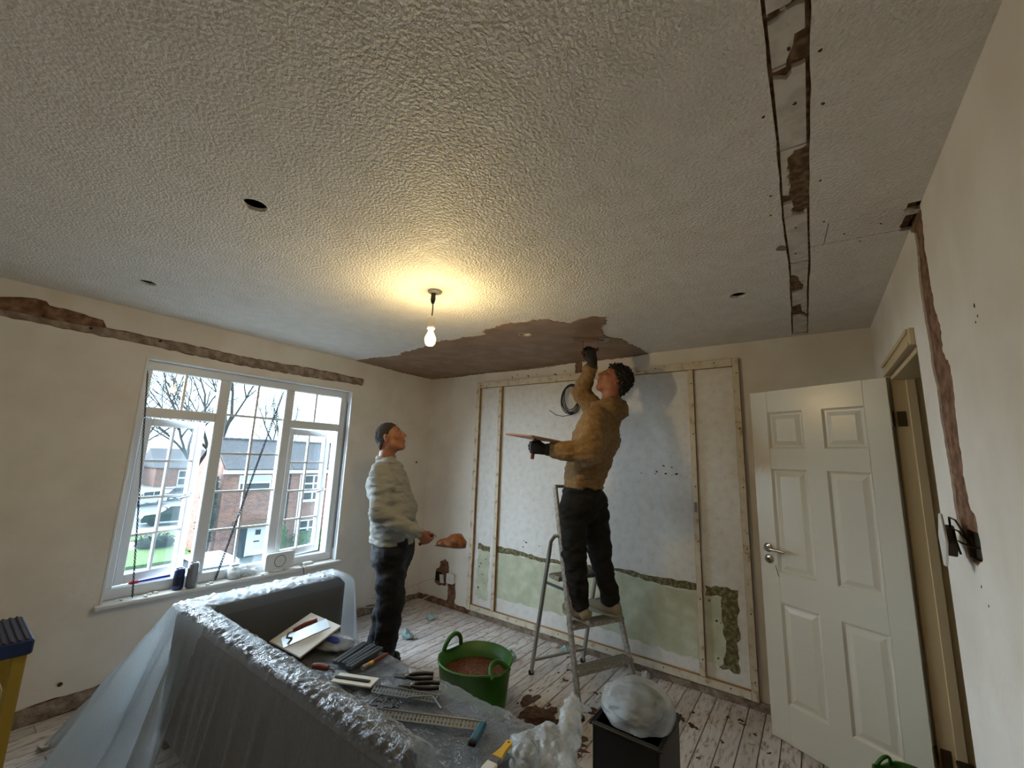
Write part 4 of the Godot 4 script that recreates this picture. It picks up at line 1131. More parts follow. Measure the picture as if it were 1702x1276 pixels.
func build_wall_things() -> void:
	# timber battens screwed to the back wall
	var b := thing("batten_frame", Vector3.ZERO, "frame of pale timber battens screwed round the back wall panels", "frame")
	for q in [[Vector3(0.712, 0.054, 0), Vector3(0.762, 2.285, 0.03)], [Vector3(1.012, 0.107, 0), Vector3(1.051, 2.223, 0.03)], [Vector3(2.834, 0.107, 0), Vector3(2.870, 2.223, 0.03)], [Vector3(3.138, 0.054, 0), Vector3(3.18, 2.285, 0.03)], [Vector3(0.762, 2.225, 0), Vector3(3.138, 2.285, 0.028)], [Vector3(0.762, 0.054, 0), Vector3(3.138, 0.105, 0.028)]]:
		var p := span("batten", q[0], q[1], M.pine, b, 0.0015)
		var s: Vector3 = q[1] - q[0]
		bx("painted_face", Vector3(s.x - 0.003, s.y - 0.003, 0.0012), Vector3(0, 0, s.z / 2 + 0.0004), M.batten, p)
		var tall: bool = s.y > s.x
		for k in 6:
			var t := -0.45 + k * 0.18
			part("screw", lathe_mesh([Vector2(0.005, 0), Vector2(0.004, 0.0012), Vector2(0, 0.001)], 8), M.dark_spot, p, Vector3(0.004 if tall else t * s.x, t * s.y if tall else 0.006, s.z / 2 + 0.001), Basis(Vector3.RIGHT, PI / 2))
	bx("strap_label", Vector3(0.018, 0.07, 0.002), Vector3(2.852, 1.21, 0.033), M.grey_plastic, b)
	# cable coil
	var c := thing("cable_coil", Vector3(1.84, 2.05, 0.03), "loose coil of thin dark cable hanging on the back wall", "cable")
	for k in 5:
		var pts := []
		for j in 36:
			var q := TAU * j / 36
			var r := Vector2(0.1 - k * 0.008, 0.135 - k * 0.006)
			pts.append(Vector3(cos(q) * r.x + k * 0.006, sin(q) * r.y + sin(k * 2.0) * 0.008, 0.01 + 0.012 * k + 0.01 * sin(q * 2 + k)))
		part("loop", tube_mesh(pts, 0.0042, 6, true), M.cable, c)
	part("feed", tube_mesh([Vector3(0.1, 0.17, -0.02), Vector3(0.085, 0.14, 0.03), Vector3(0.07, 0.1, 0.04), Vector3(0.09, 0.0, 0.04)], 0.0042, 6), M.cable, c)
	part("feed", tube_mesh([Vector3(0.105, 0.17, -0.02), Vector3(0.1, 0.13, 0.035), Vector3(0.095, 0.06, 0.05), Vector3(0.1, -0.02, 0.05)], 0.0042, 6), M.cable, c)
	part("loose_end", tube_mesh([Vector3(0.03, -0.14, 0.03), Vector3(-0.06, -0.155, 0.045), Vector3(-0.13, -0.14, 0.05), Vector3(-0.2, -0.095, 0.05)], 0.003, 6), M.cable, c)
	# sockets low on the back wall
	var s1 := thing("wall_socket", Vector3(0.3, 0.27, 0.0), "open black socket box with its white plate hanging loose", "socket")
	span("back_box", Vector3(-0.055, -0.045, -0.012), Vector3(0.025, 0.045, 0.004), M.black_plastic, s1, 0.003)
	bx("face_plate", Vector3(0.075, 0.082, 0.008), Vector3(0.055, -0.01, 0.02), M.white_plastic, s1, 0.003, Basis(Vector3(0, 0, 1), 0.2) * Basis(Vector3.UP, -0.3))
	var s2 := thing("wall_socket", Vector3(0.482, 0.285, 0.0), "white socket in a surface box above a bare plaster chase", "socket")
	span("box", Vector3(-0.045, -0.045, 0.0), Vector3(0.045, 0.045, 0.032), M.white_plastic, s2, 0.004)
	span("face_plate", Vector3(-0.047, -0.047, 0.032), Vector3(0.047, 0.047, 0.04), M.white_plastic, s2, 0.003)
	for q in [[-0.012, -0.008], [0.012, -0.008], [0, 0.014]]: bx("slot", Vector3(0.007, 0.004, 0.002), Vector3(q[0], q[1], 0.0405), M.dark_spot, s2)
	var w := thing("wall_cable", Vector3(0.25, 0.25, 0.02), "thin pale cable trailing from the socket to the window corner", "cable")
	part("run", tube_mesh([Vector3(0.0, 0.0, 0.0), Vector3(-0.08, -0.03, 0.04), Vector3(-0.14, -0.07, 0.12), Vector3(-0.2, -0.1, 0.3), Vector3(-0.22, -0.11, 0.6)], 0.004, 6), M.cable_white, w)
	part("run", tube_mesh([Vector3(-0.02, -0.17, 0.02), Vector3(-0.1, -0.22, 0.08), Vector3(-0.14, -0.235, 0.2), Vector3(-0.2, -0.2, 0.5), Vector3(-0.22, -0.15, 0.75)], 0.005, 6), M.cable_white, w)
	# hanging socket on the door wall
	var s3 := thing("hanging_socket", Vector3(WX, 1.31, 1.5), "white socket plate hanging by black wires from a wall hole", "socket")
	span("back_box", Vector3(0.016, -0.033, -0.038), Vector3(0.03, 0.043, 0.093), M.black_plastic, s3)
	var tilt := Basis(Vector3(1, 0, 0), 0.5) * Basis(Vector3(0, 1, 0), -0.12)
	bx("face_plate", Vector3(0.01, 0.09, 0.15), Vector3(-0.05, 0.01, -0.02), M.white_plastic, s3, 0.004, tilt)
	bx("terminal_block", Vector3(0.022, 0.045, 0.1), Vector3(-0.034, 0.008, -0.02), M.cable_brown, s3, 0.003, tilt)
	for q in [[0.03, 0.06, -0.05], [0.0, 0.03, 0.0], [-0.015, 0.0, 0.03]]:
		part("wire", tube_mesh([Vector3(-0.024, q[0] - 0.01, q[2] - 0.01), Vector3(-0.03, q[1] + 0.015, q[2] * 0.5), Vector3(-0.022, q[1] + 0.01, q[2] * 0.4 + 0.02), Vector3(0.0, 0.0, 0.03), Vector3(0.02, 0.0, 0.04)], 0.0028, 6), M.cable, s3)

func build_ladder() -> void:
	var l := thing("step_ladder", Vector3(2.176, 0, 0.486), "folding aluminium step ladder splashed with plaster under the man in the tan jacket", "ladder")
	var o := l.position
	var P := func(x: float, y: float, z: float) -> Vector3: return Vector3(x, y, z) - o
	var fl := func(h: float) -> Vector3: return P.call(lerpf(2.333, 2.01, h / 1.3), h, lerpf(0.822, 0.595, h / 1.3))
	var fr := func(h: float) -> Vector3: return P.call(lerpf(2.541, 2.165, h / 1.3), h, lerpf(0.409, 0.285, h / 1.3))
	var rl := func(h: float) -> Vector3: return P.call(lerpf(1.813, 2.03, h), h, lerpf(0.557, 0.666, h))
	var rr := func(h: float) -> Vector3: return P.call(lerpf(2.018, 2.235, h), h, lerpf(0.15, 0.259, h))
	var across: Vector3 = (fr.call(0.0) - fl.call(0.0)).normalized()
	for f in [fl, fr]:
		rail_bar("front_rail", f.call(0.012), f.call(1.33), 0.022, 0.042, across, M.aluminium_dirty, l)
		bx("foot", Vector3(0.03, 0.03, 0.05), f.call(0.012), M.rubber, l, 0.004, frame_of(Vector3.UP, across))
	for f in [rl, rr]:
		rail_bar("rear_leg", f.call(0.012), f.call(0.9), 0.02, 0.03, across, M.aluminium, l)
		bx("foot", Vector3(0.026, 0.03, 0.036), f.call(0.012), M.rubber, l, 0.004, frame_of(Vector3.UP, across))
	# curved shoulders joining rear legs to rails
	for s in [[rl, fl], [rr, fr]]:
		part("shoulder", tube_mesh([s[0].call(0.89), s[0].call(0.945), (s[0].call(0.985) as Vector3).lerp(s[1].call(0.985), 0.35), s[1].call(0.99)], 0.013, 8), M.aluminium, l)
	rail_bar("rear_brace", rl.call(0.1), rr.call(0.1), 0.016, 0.022, Vector3.UP, M.aluminium, l)
	for h in [0.232, 0.465]:
		tread("tread", fl.call(h), fr.call(h), 0.085, l)
	tread("platform", (fl.call(0.71) as Vector3).lerp(rl.call(0.71), 0.6), (fr.call(0.71) as Vector3).lerp(rr.call(0.71), 0.6), 0.12, l)
	rail_bar("top_bar", fl.call(1.32), fr.call(1.32), 0.022, 0.022, Vector3.UP, M.aluminium_dirty, l)
	for s in [[fl, rl], [fr, rr]]:
		rail_bar("stay", (s[0] as Callable).call(0.66), (s[1] as Callable).call(0.66), 0.005, 0.018, across, M.zinc, l)

func rail_bar(called: String, a: Vector3, b: Vector3, w: float, d: float, side: Vector3, m: Material, parent: Node) -> void:
	# a bar of section w (along side) by d
	var y := (b - a).normalized()
	var x := (side - y * side.dot(y)).normalized()
	part(called, box_mesh(Vector3(w, (b - a).length(), d), minf(w, d) * 0.2), m, parent, (a + b) * 0.5, Basis(x, y, x.cross(y)))

func tread(called: String, a: Vector3, b: Vector3, deep: float, parent: Node) -> void:
	var x := (b - a).normalized()
	var t := part(called, box_mesh(Vector3((b - a).length(), 0.028, deep), 0.004), M.aluminium_dirty, parent, (a + b) * 0.5, Basis(x, Vector3.UP, x.cross(Vector3.UP)))
	for k in 5: bx("ridge", Vector3((b - a).length() - 0.03, 0.004, 0.006), Vector3(0, 0.0155, -deep / 2 + deep * (k + 0.5) / 5), M.aluminium, t)
# ---------------------------------------------------------------- sofa under its dust sheet
func box_height(x: float, z: float, lo: Vector2, hi: Vector2, top: float, r: float, slope: float) -> float:
	var e := minf(minf(x - lo.x, hi.x - x), minf(z - lo.y, hi.y - z))
	if e >= r: return top
	if e >= 0.0:
		var q := r - e
		return top - (r - sqrt(maxf(r * r - q * q, 0.0)))
	var dx := maxf(maxf(lo.x - x, x - hi.x), 0.0)
	var dz := maxf(maxf(lo.y - z, z - hi.y), 0.0)
	return top - r - sqrt(dx * dx + dz * dz) * slope

func sheet_height(x: float, z: float, big: FastNoiseLite, small: FastNoiseLite) -> float:
	# how steeply the sheet falls: tight along the back, flared at the free corner by the window
	var corner := clampf(1.0 - (x - 0.62) / 0.55, 0.0, 1.0) * clampf((z - 1.75) / 0.55, 0.0, 1.0)
	var ang := atan2(z - 2.2, x - 0.9)
	var pleat := sin(ang * 17.0 + 1.5 * sin(ang * 5.0)) * 0.5 + sin(ang * 31.0) * 0.22
	var slope := lerpf(7.5, 1.75, corner * corner * (3.0 - 2.0 * corner)) * (1.0 + 0.2 * pleat)
	var out := maxf(0.0, maxf(z - 2.43, maxf(0.68 - x, 1.46 - z)))
	if z > 2.43:
		slope *= 1.0 + 0.22 * sin(x * 30.0 + 2.5 * sin(x * 7.0)) + 0.12 * sin(x * 71.0)
	var n := big.get_noise_2d(x, z)
	var h := box_height(x, z, Vector2(0.68, 1.46), Vector2(0.925, 2.435), 0.69, 0.05, slope if x < 0.8 or z > 2.43 or z < 1.47 else 9.0)
	h = maxf(h, box_height(x, z, Vector2(0.70, 2.30), Vector2(2.60, 2.435), 0.69, 0.05, slope if z > 2.36 else 9.0))
	h = maxf(h, box_height(x, z, Vector2(0.80, 1.63), Vector2(2.59, 2.36), 0.416, 0.035, 6.0) + 0.006 * n + 0.004 * small.get_noise_2d(x * 0.6, z * 0.6))
	h += (0.007 if h > 0.5 else 0.004) * small.get_noise_2d(x, z) + 0.003 * n
	if z > 2.27 and z < 2.44 and h > 0.6: h += 0.006 * small.get_noise_2d(x * 2.3 + z * 0.8, z * 0.7)
	if x < 0.95 and h > 0.6: h += 0.006 * small.get_noise_2d(x * 0.7, z * 2.3 + x)
	if out > 0.0: h += 0.02 * pleat * minf(out * 6.0, 1.0)
	return h

func build_sofa() -> void:
	var s := thing("sofa", Vector3(1.65, 0, 2.0), "dark navy sofa under clear plastic sheeting by the window", "sofa")
	var o := s.position
	var put := func(called: String, lo: Vector3, hi: Vector3, b: float): span(called, lo - o, hi - o, M.sofa_cloth, s, b)
	put.call("base", Vector3(0.70, 0.05, 1.68), Vector3(2.56, 0.24, 2.40), 0.02)
	put.call("seat_cushion", Vector3(0.925, 0.24, 1.66), Vector3(1.74, 0.395, 2.29), 0.03)
	put.call("seat_cushion", Vector3(1.75, 0.24, 1.66), Vector3(2.56, 0.395, 2.29), 0.03)
	put.call("arm", Vector3(0.70, 0.05, 1.49), Vector3(0.905, 0.668, 2.31), 0.045)
	put.call("backrest", Vector3(0.71, 0.05, 2.32), Vector3(2.57, 0.668, 2.415), 0.04)
	for q in [[0.76, 1.56], [2.5, 1.74], [0.76, 2.36], [2.5, 2.36]]: put.call("foot", Vector3(q[0] - 0.03, 0, q[1] - 0.03), Vector3(q[0] + 0.03, 0.05, q[1] + 0.03), 0.005)
	# the sheet
	var d := thing("dust_sheet", Vector3.ZERO, "crumpled clear plastic dust sheet draped over the dark sofa", "sheet")
	var big := noise(91, 3.2, FastNoiseLite.TYPE_SIMPLEX, 3)
	var small := noise(92, 22.0, FastNoiseLite.TYPE_SIMPLEX, 2)
	var step := 0.0125
	var x0 := 0.14; var z0 := 1.30
	var nx := 206; var nz := 132
	var hs := PackedFloat32Array(); hs.resize(nx * nz)
	for j in nz:
		for i in nx: hs[j * nx + i] = sheet_height(x0 + i * step, z0 + j * step, big, small)
	var v := PackedVector3Array(); var nn := PackedVector3Array(); var ix := PackedInt32Array(); var hang := PackedInt32Array(); var near := PackedInt32Array()
	for j in nz:
		for i in nx:
			var h := hs[j * nx + i]
			v.append(Vector3(x0 + i * step, maxf(h, 0.004 + 0.003 * sin(i * 1.7) * sin(j * 1.3)), z0 + j * step))
			var a := maxf(hs[j * nx + maxi(i - 1, 0)], 0.004); var b := maxf(hs[j * nx + mini(i + 1, nx - 1)], 0.004)
			var c := maxf(hs[maxi(j - 1, 0) * nx + i], 0.004); var e := maxf(hs[mini(j + 1, nz - 1) * nx + i], 0.004)
			nn.append(Vector3(a - b, 2.0 * step, c - e).normalized())
	for j in nz - 1:
		for i in nx - 1:
			var k := j * nx + i
			if maxf(maxf(hs[k], hs[k + 1]), maxf(hs[k + nx], hs[k + nx + 1])) < 0.0: continue
			var xx := x0 + (i + 0.5) * step
			var zz := z0 + (j + 0.5) * step
			var loose := xx < 0.69 or (zz > 2.43 and xx < 1.15 - (zz - 2.43)) or zz < 1.46
			(hang if loose else (near if zz > 2.43 else ix)).append_array([k, k + 1, k + nx, k + 1, k + nx + 1, k + nx])
	part("spread", arrays_mesh(v, nn, ix), M.sheet, d)
	part("hanging_side", arrays_mesh(v, nn, hang), M.sheet_hanging, d)
	part("back_fall", arrays_mesh(v, nn, near), M.sheet_side, d)
	# its twisted end bunched up beside the crate
	var f := Field.new(Vector3(2.4, 0.2, 1.32), Vector3(2.95, 0.66, 2.0), 0.0085)
	f.cap(Vector3(2.62, 0.36, 1.70), Vector3(2.74, 0.33, 1.78), 0.10, 0.09, 0.04)
	f.cap(Vector3(2.66, 0.40, 1.60), Vector3(2.63, 0.455, 1.50), 0.06, 0.04, 0.03)
	f.cap(Vector3(2.635, 0.45, 1.50), Vector3(2.62, 0.50, 1.48), 0.032, 0.016, 0.02)
	f.cap(Vector3(2.64, 0.45, 1.50), Vector3(2.685, 0.435, 1.44), 0.022, 0.014, 0.02)
	f.cap(Vector3(2.55, 0.40, 1.78), Vector3(2.62, 0.42, 1.86), 0.05, 0.06, 0.04)
	var cr := noise(93, 10.0, FastNoiseLite.TYPE_SIMPLEX, 3); cr.fractal_type = FastNoiseLite.FRACTAL_RIDGED
	f.ruffle(cr, 0.017)
	part("bunched_end", field_mesh([f]), M.sheet_bunched, d)
	# crate, and the wrapped drum on it
	var c := thing("black_crate", Vector3(2.815, 0, 1.225), "black open-topped crate at the end of the sofa", "crate")
	span("base", Vector3(-0.145, 0, -0.145), Vector3(0.145, 0.012, 0.145), M.black_plastic, c)
	for q in [[Vector3(-0.15, 0, -0.15), Vector3(-0.138, 0.36, 0.15)], [Vector3(0.138, 0, -0.15), Vector3(0.15, 0.36, 0.15)], [Vector3(-0.138, 0, -0.15), Vector3(0.138, 0.36, -0.138)], [Vector3(-0.138, 0, 0.138), Vector3(0.138, 0.36, 0.15)]]:
		span("side", q[0], q[1], M.black_plastic, c, 0.003)
	for q in [[-0.156, 0.0], [0.156, 0.0]]: bx("rim", Vector3(0.014, 0.014, 0.326), Vector3(q[0], 0.353, 0), M.black_plastic, c, 0.004)
	for q in [-0.156, 0.156]: bx("rim", Vector3(0.298, 0.014, 0.014), Vector3(0, 0.353, q), M.black_plastic, c, 0.004)
	var w := thing("wrapped_drum", Vector3(2.82, 0.362, 1.215), "rounded grey drum wrapped in clear plastic on the black crate", "drum")
	part("drum", lathe_mesh([Vector2(0, 0), Vector2(0.12, 0), Vector2(0.135, 0.03), Vector2(0.12, 0.08), Vector2(0.07, 0.112), Vector2(0, 0.122)], 24), M.navy_plastic, w)
	var g := Field.new(Vector3(-0.24, -0.06, -0.24), Vector3(0.24, 0.2, 0.24), 0.0085)
	g.ell(Vector3(0, 0.035, 0), Basis.IDENTITY, Vector3(0.165, 0.108, 0.165), 0.02)
	g.ruffle(noise(94, 14.0, FastNoiseLite.TYPE_SIMPLEX, 3), 0.014, Vector3(0.6, 1.4, 0.6))
	g.keep(Vector3(0, 0.0, 0), Vector3(0, 1, 0))
	part("plastic_wrap", field_mesh([g]), M.sheet_bunched, w)
	# white board standing between sofa and crate
	var b := thing("white_board", Vector3(2.615, 0, 1.50), "narrow white board standing at the end of the sofa", "board")
	bx("panel", Vector3(0.018, 0.42, 0.13), Vector3(0, 0.21, 0), M.white_plastic, b, 0.006)
	bx("slot", Vector3(0.002, 0.006, 0.03), Vector3(0.0095, 0.365, 0.0), M.dark_spot, b)
	# yellow trestle with a blue top at the window side
	var t := thing("work_trestle", Vector3(0.86, 0, 3.06), "yellow trestle leg with a ridged blue plastic top", "trestle")
	span("top", Vector3(-0.19, 0.70, -0.1), Vector3(0.17, 0.755, 0.1), M.blue_plastic, t, 0.006)
	for k in 9: bx("ridge", Vector3(0.35, 0.005, 0.008), Vector3(-0.01, 0.757, -0.08 + k * 0.02), M.navy_plastic, t, 0.001)
	for q in [[-0.15, -0.07], [0.13, -0.07], [-0.15, 0.07], [0.13, 0.07]]:
		span("leg", Vector3(q[0] - 0.025, 0, q[1] - 0.02), Vector3(q[0] + 0.025, 0.70, q[1] + 0.02), M.yellow_paint, t, 0.004)
	for y in [0.25, 0.5]: span("rung", Vector3(-0.125, y, -0.065), Vector3(0.105, y + 0.03, -0.04), M.yellow_paint, t, 0.003)

func build_buckets() -> void:
	tub(Vector3(1.80, 0, 1.175), 0.185, 0.222, 0.305, 0.235, "green flexible tub of brown plaster beside the sofa", -0.12, true)
	tub(Vector3(3.79, 0, 0.83), 0.095, 0.115, 0.298, 0.1, "smaller green flexible tub standing in front of the open door", -0.75, false)
	var k := thing("door_wedge", Vector3(3.99, 0, 0.60), "dark green foam block by the hinge side of the doorway", "block")
	bx("block", Vector3(0.05, 0.3, 0.06), Vector3(0, 0.15, 0), M.leaf_dark, k, 0.008)
	bx("cap", Vector3(0.054, 0.02, 0.064), Vector3(0, 0.31, 0), M.black_plastic, k, 0.004)

func tub(at: Vector3, r0: float, r1: float, h: float, fill: float, label: String, turn: float, plaster: bool) -> void:
	var t := thing("rubber_tub", at, label, "tub", "green tubs")
	t.rotation.y = turn
	# rim dips where each handle joins
	var st := SurfaceTool.new(); st.begin(Mesh.PRIMITIVE_TRIANGLES); st.set_smooth_group(0)
	var n := 48
	var rings := [[0.0, 0.004], [r0, 0.0], [lerpf(r0, r1, 0.5), 0.5], [r1, 1.0], [r1 + 0.007, 1.0], [r1 + 0.006, 1.03], [r1 - 0.004, 1.03], [lerpf(r0, r1, 0.5) - 0.006, 0.5], [r0 - 0.006, 0.02], [0.0, 0.02]]
	for k in rings.size() - 1:
		for s in n:
			var c := []
			for e in [[k, s], [k, s + 1], [k + 1, s + 1], [k + 1, s]]:
				var q: float = TAU * e[1] / n
				var ring: Array = rings[e[0]]
				var dip := 1.0 - 0.07 * pow(absf(cos(q)), 14.0) * (1.0 if ring[1] > 0.9 else 0.0)
				c.append(Vector3(cos(q) * ring[0], ring[1] * h * dip, sin(q) * ring[0]))
			if rings[k][0] > 1e-5: tri(st, c[0], c[1], c[2])
			if rings[k + 1][0] > 1e-5: tri(st, c[0], c[2], c[3])
	st.generate_normals()
	part("tub_wall", st.commit(), M.green_rubber, t)
	for s in [-1.0, 1.0]:
		var pts := []
		for j in 13:
			var q := PI * j / 12
			var up := sin(q)
			var lean := -0.02 * up if s < 0 else -0.055 * up
			pts.append(Vector3(s * (r1 - 0.002 + lean), h * 0.94 + up * ((0.1 if s < 0 else 0.05) * r1 / 0.222), -cos(q) * 0.32 * r1))
		part("handle", tube_mesh(pts, 0.06 * r1, 8), M.green_rubber, t)
	if plaster:
		var g := Field.new(Vector3(-0.24, 0.02, -0.24), Vector3(0.24, 0.32, 0.24), 0.011)
		g.cap(Vector3(0, 0.03, 0), Vector3(0, fill - 0.075, 0), 0.19, 0.195, 0.02)
		g.keep(Vector3(0, fill, 0), Vector3(0, -1, 0))
		var nz := noise(95, 9.0, FastNoiseLite.TYPE_SIMPLEX, 3)
		g.ruffle(nz, 0.02, Vector3(1, 0.2, 1))
		part("plaster_mix", lathe_mesh([Vector2(0.201, 0.2), Vector2(0.205, fill - 0.008), Vector2(0.16, fill), Vector2(0.1, fill - 0.006), Vector2(0.05, fill + 0.006), Vector2(0, fill + 0.004)], 28), M.mixed_plaster, t)
		bx("maker_label", Vector3(0.001, 0.05, 0.06), Vector3(-r1 + 0.016, h * 0.6, 0.0), M.hawk_white, t, 0.0, Basis(Vector3(0, 0, 1), 0.12))
# ---------------------------------------------------------------- people
# head: local x = the person's right, y = up, z = forwards
func head_fields(c: Vector3, b: Basis, neck_base: Vector3, hair_thick: float, hair_noise: float) -> Array:
	var P := func(x: float, y: float, z: float) -> Vector3: return c + b * Vector3(x, y, z)
	var lo := c - Vector3.ONE * 0.175
	var hi := c + Vector3.ONE * 0.165
	var f := Field.new(lo, hi, 0.0038)
	f.ell(P.call(0, 0.03, -0.012), b, Vector3(0.076, 0.09, 0.097), 0.01)
	f.ell(P.call(0, -0.035, 0.022), b, Vector3(0.062, 0.078, 0.072), 0.03)
	f.cap(P.call(-0.022, -0.098, 0.062), P.call(0.022, -0.098, 0.062), 0.017, 0.017, 0.025)
	f.cap(P.call(-0.05, -0.055, 0.0), P.call(-0.02, -0.09, 0.05), 0.02, 0.016, 0.03)
	f.cap(P.call(0.05, -0.055, 0.0), P.call(0.02, -0.09, 0.05), 0.02, 0.016, 0.03)
	f.cap(P.call(-0.04, 0.036, 0.07), P.call(0.04, 0.036, 0.07), 0.014, 0.014, 0.02)
	for s in [-1.0, 1.0]:
		f.ell(P.call(s * 0.043, -0.012, 0.062), b, Vector3(0.022, 0.02, 0.022), 0.02)
		f.cap(P.call(s * 0.032, 0.012, 0.104), P.call(s * 0.034, 0.012, 0.1), 0.013, 0.013, 0.012, Vector3.ZERO, 1.0, true)
		f.ell(P.call(s * 0.081, 0.002, -0.012), b * Basis(Vector3.UP, s * 0.35), Vector3(0.009, 0.033, 0.02), 0.006)
		f.cap(P.call(s * 0.088, 0.004, -0.006), P.call(s * 0.088, -0.008, -0.004), 0.008, 0.006, 0.005, Vector3.ZERO, 1.0, true)
	f.cap(P.call(0, 0.022, 0.088), P.call(0, -0.02, 0.109), 0.009, 0.0135, 0.012)
	f.cap(P.call(-0.012, -0.024, 0.098), P.call(0.012, -0.024, 0.098), 0.0095, 0.0095, 0.008)
	f.cap(P.call(-0.018, -0.052, 0.087), P.call(0.018, -0.052, 0.087), 0.0085, 0.0085, 0.008)
	f.cap(P.call(-0.016, -0.066, 0.084), P.call(0.016, -0.066, 0.084), 0.009, 0.009, 0.008)
	f.cap(P.call(-0.02, -0.059, 0.099), P.call(0.02, -0.059, 0.099), 0.0032, 0.0032, 0.004, Vector3.ZERO, 1.0, true)
	f.cap(P.call(0, -0.04, -0.025), neck_base, 0.057, 0.062, 0.035)
	var hr := Field.new(lo, hi, 0.0045)
	hr.ell(P.call(0, 0.034, -0.016), b, Vector3(0.076, 0.092, 0.098) + Vector3.ONE * hair_thick, 0.01)
	hr.cap(P.call(-0.03, -0.045, -0.06), P.call(0.03, -0.045, -0.06), 0.04 + hair_thick * 0.5, 0.04 + hair_thick * 0.5, 0.03)
	hr.keep(P.call(0, 0.035, 0.02), b * Vector3(0, 0.75, -0.66).normalized())
	if hair_noise > 0.0: hr.ruffle(noise(101, 38.0, FastNoiseLite.TYPE_SIMPLEX, 2), hair_noise)
	return [f, hr]

func face_parts(p: Node3D, c: Vector3, b: Basis, hair: Material) -> void:
	for s in [-1.0, 1.0]:
		var e := part("eye", ball(0.0115), M.eye_white, p, c + b * Vector3(s * 0.031, 0.011, 0.0815), b)
		part("iris", ball(0.0062), M.eye_dark, e, Vector3(0, 0.0005, 0.0068))
		part("eyebrow", tube_mesh([Vector3(s * 0.014, 0.035, 0.0865), Vector3(s * 0.03, 0.04, 0.084), Vector3(s * 0.047, 0.034, 0.074)], [0.003, 0.0036, 0.002], 6), hair, p, c, b)
	part("lips", tube_mesh([Vector3(-0.021, -0.059, 0.083), Vector3(-0.01, -0.057, 0.094), Vector3(0, -0.0575, 0.096), Vector3(0.01, -0.057, 0.094), Vector3(0.021, -0.059, 0.083)], [0.002, 0.0045, 0.005, 0.0045, 0.002], 6), M.lip, p, c, b)

func ball(r: float) -> SphereMesh:
	var m := SphereMesh.new(); m.radius = r; m.height = 2 * r; m.radial_segments = 16; m.rings = 10
	return m

# hand: x = thumb side, y = towards the fingers, z = out of the palm
func hand_field(w: Vector3, x: Vector3, y: Vector3, z: Vector3, curl: Array, thumb_in: float, grow := 0.0) -> Field:
	var c := w + y * 0.08 + z * 0.02
	var f := Field.new(c - Vector3.ONE * 0.135, c + Vector3.ONE * 0.135, 0.0034)
	var P := func(a: float, d: float, e: float) -> Vector3: return w + x * a + y * d + z * e
	f.cap(P.call(0, -0.015, 0), P.call(0, 0.012, 0), 0.023 + grow, 0.024 + grow, 0.02, x, 1.2)
	var base := [[0.03, 0.086], [0.0105, 0.09], [-0.0095, 0.086], [-0.028, 0.078]]
	var size := [0.95, 1.04, 0.97, 0.78]
	for k in 4:
		var r: float = [0.0092, 0.0095, 0.009, 0.0078][k] + grow
		f.cap(P.call(base[k][0] * 0.55, 0.012, 0), P.call(base[k][0], base[k][1], -0.001), 0.015 + grow, r + 0.0035, 0.014)
	for k in 4:
		var r: float = [0.0092, 0.0095, 0.009, 0.0078][k] + grow
		var a: Vector3 = P.call(base[k][0], base[k][1], -0.001)
		var ang := 0.0
		var ln := [0.043, 0.027, 0.021]
		for j in 3:
			ang += curl[j]
			var d := y * cos(ang) + z * sin(ang)
			var b: Vector3 = a + d * (ln[j] * size[k])
			f.cap(a, b, r * (1.0 - 0.05 * j), r * (0.94 - 0.06 * j), 0.003)
			a = b
	# thumb leaves the side of the palm near its base
	var t0: Vector3 = P.call(0.02, 0.022, 0.008)
	var t1: Vector3 = P.call(0.043, 0.048, 0.02)
	var t2: Vector3 = P.call(lerpf(0.062, 0.035, thumb_in), lerpf(0.075, 0.075, thumb_in), lerpf(0.02, 0.043, thumb_in))
	var t3: Vector3 = P.call(lerpf(0.07, 0.012, thumb_in), lerpf(0.1, 0.082, thumb_in), lerpf(0.02, 0.052, thumb_in))
	f.cap(t0, t1, 0.0165 + grow, 0.0125 + grow, 0.012)
	f.cap(t1, t2, 0.0115 + grow, 0.0105 + grow, 0.004)
	f.cap(t2, t3, 0.0105 + grow, 0.0085 + grow, 0.003)
	return f

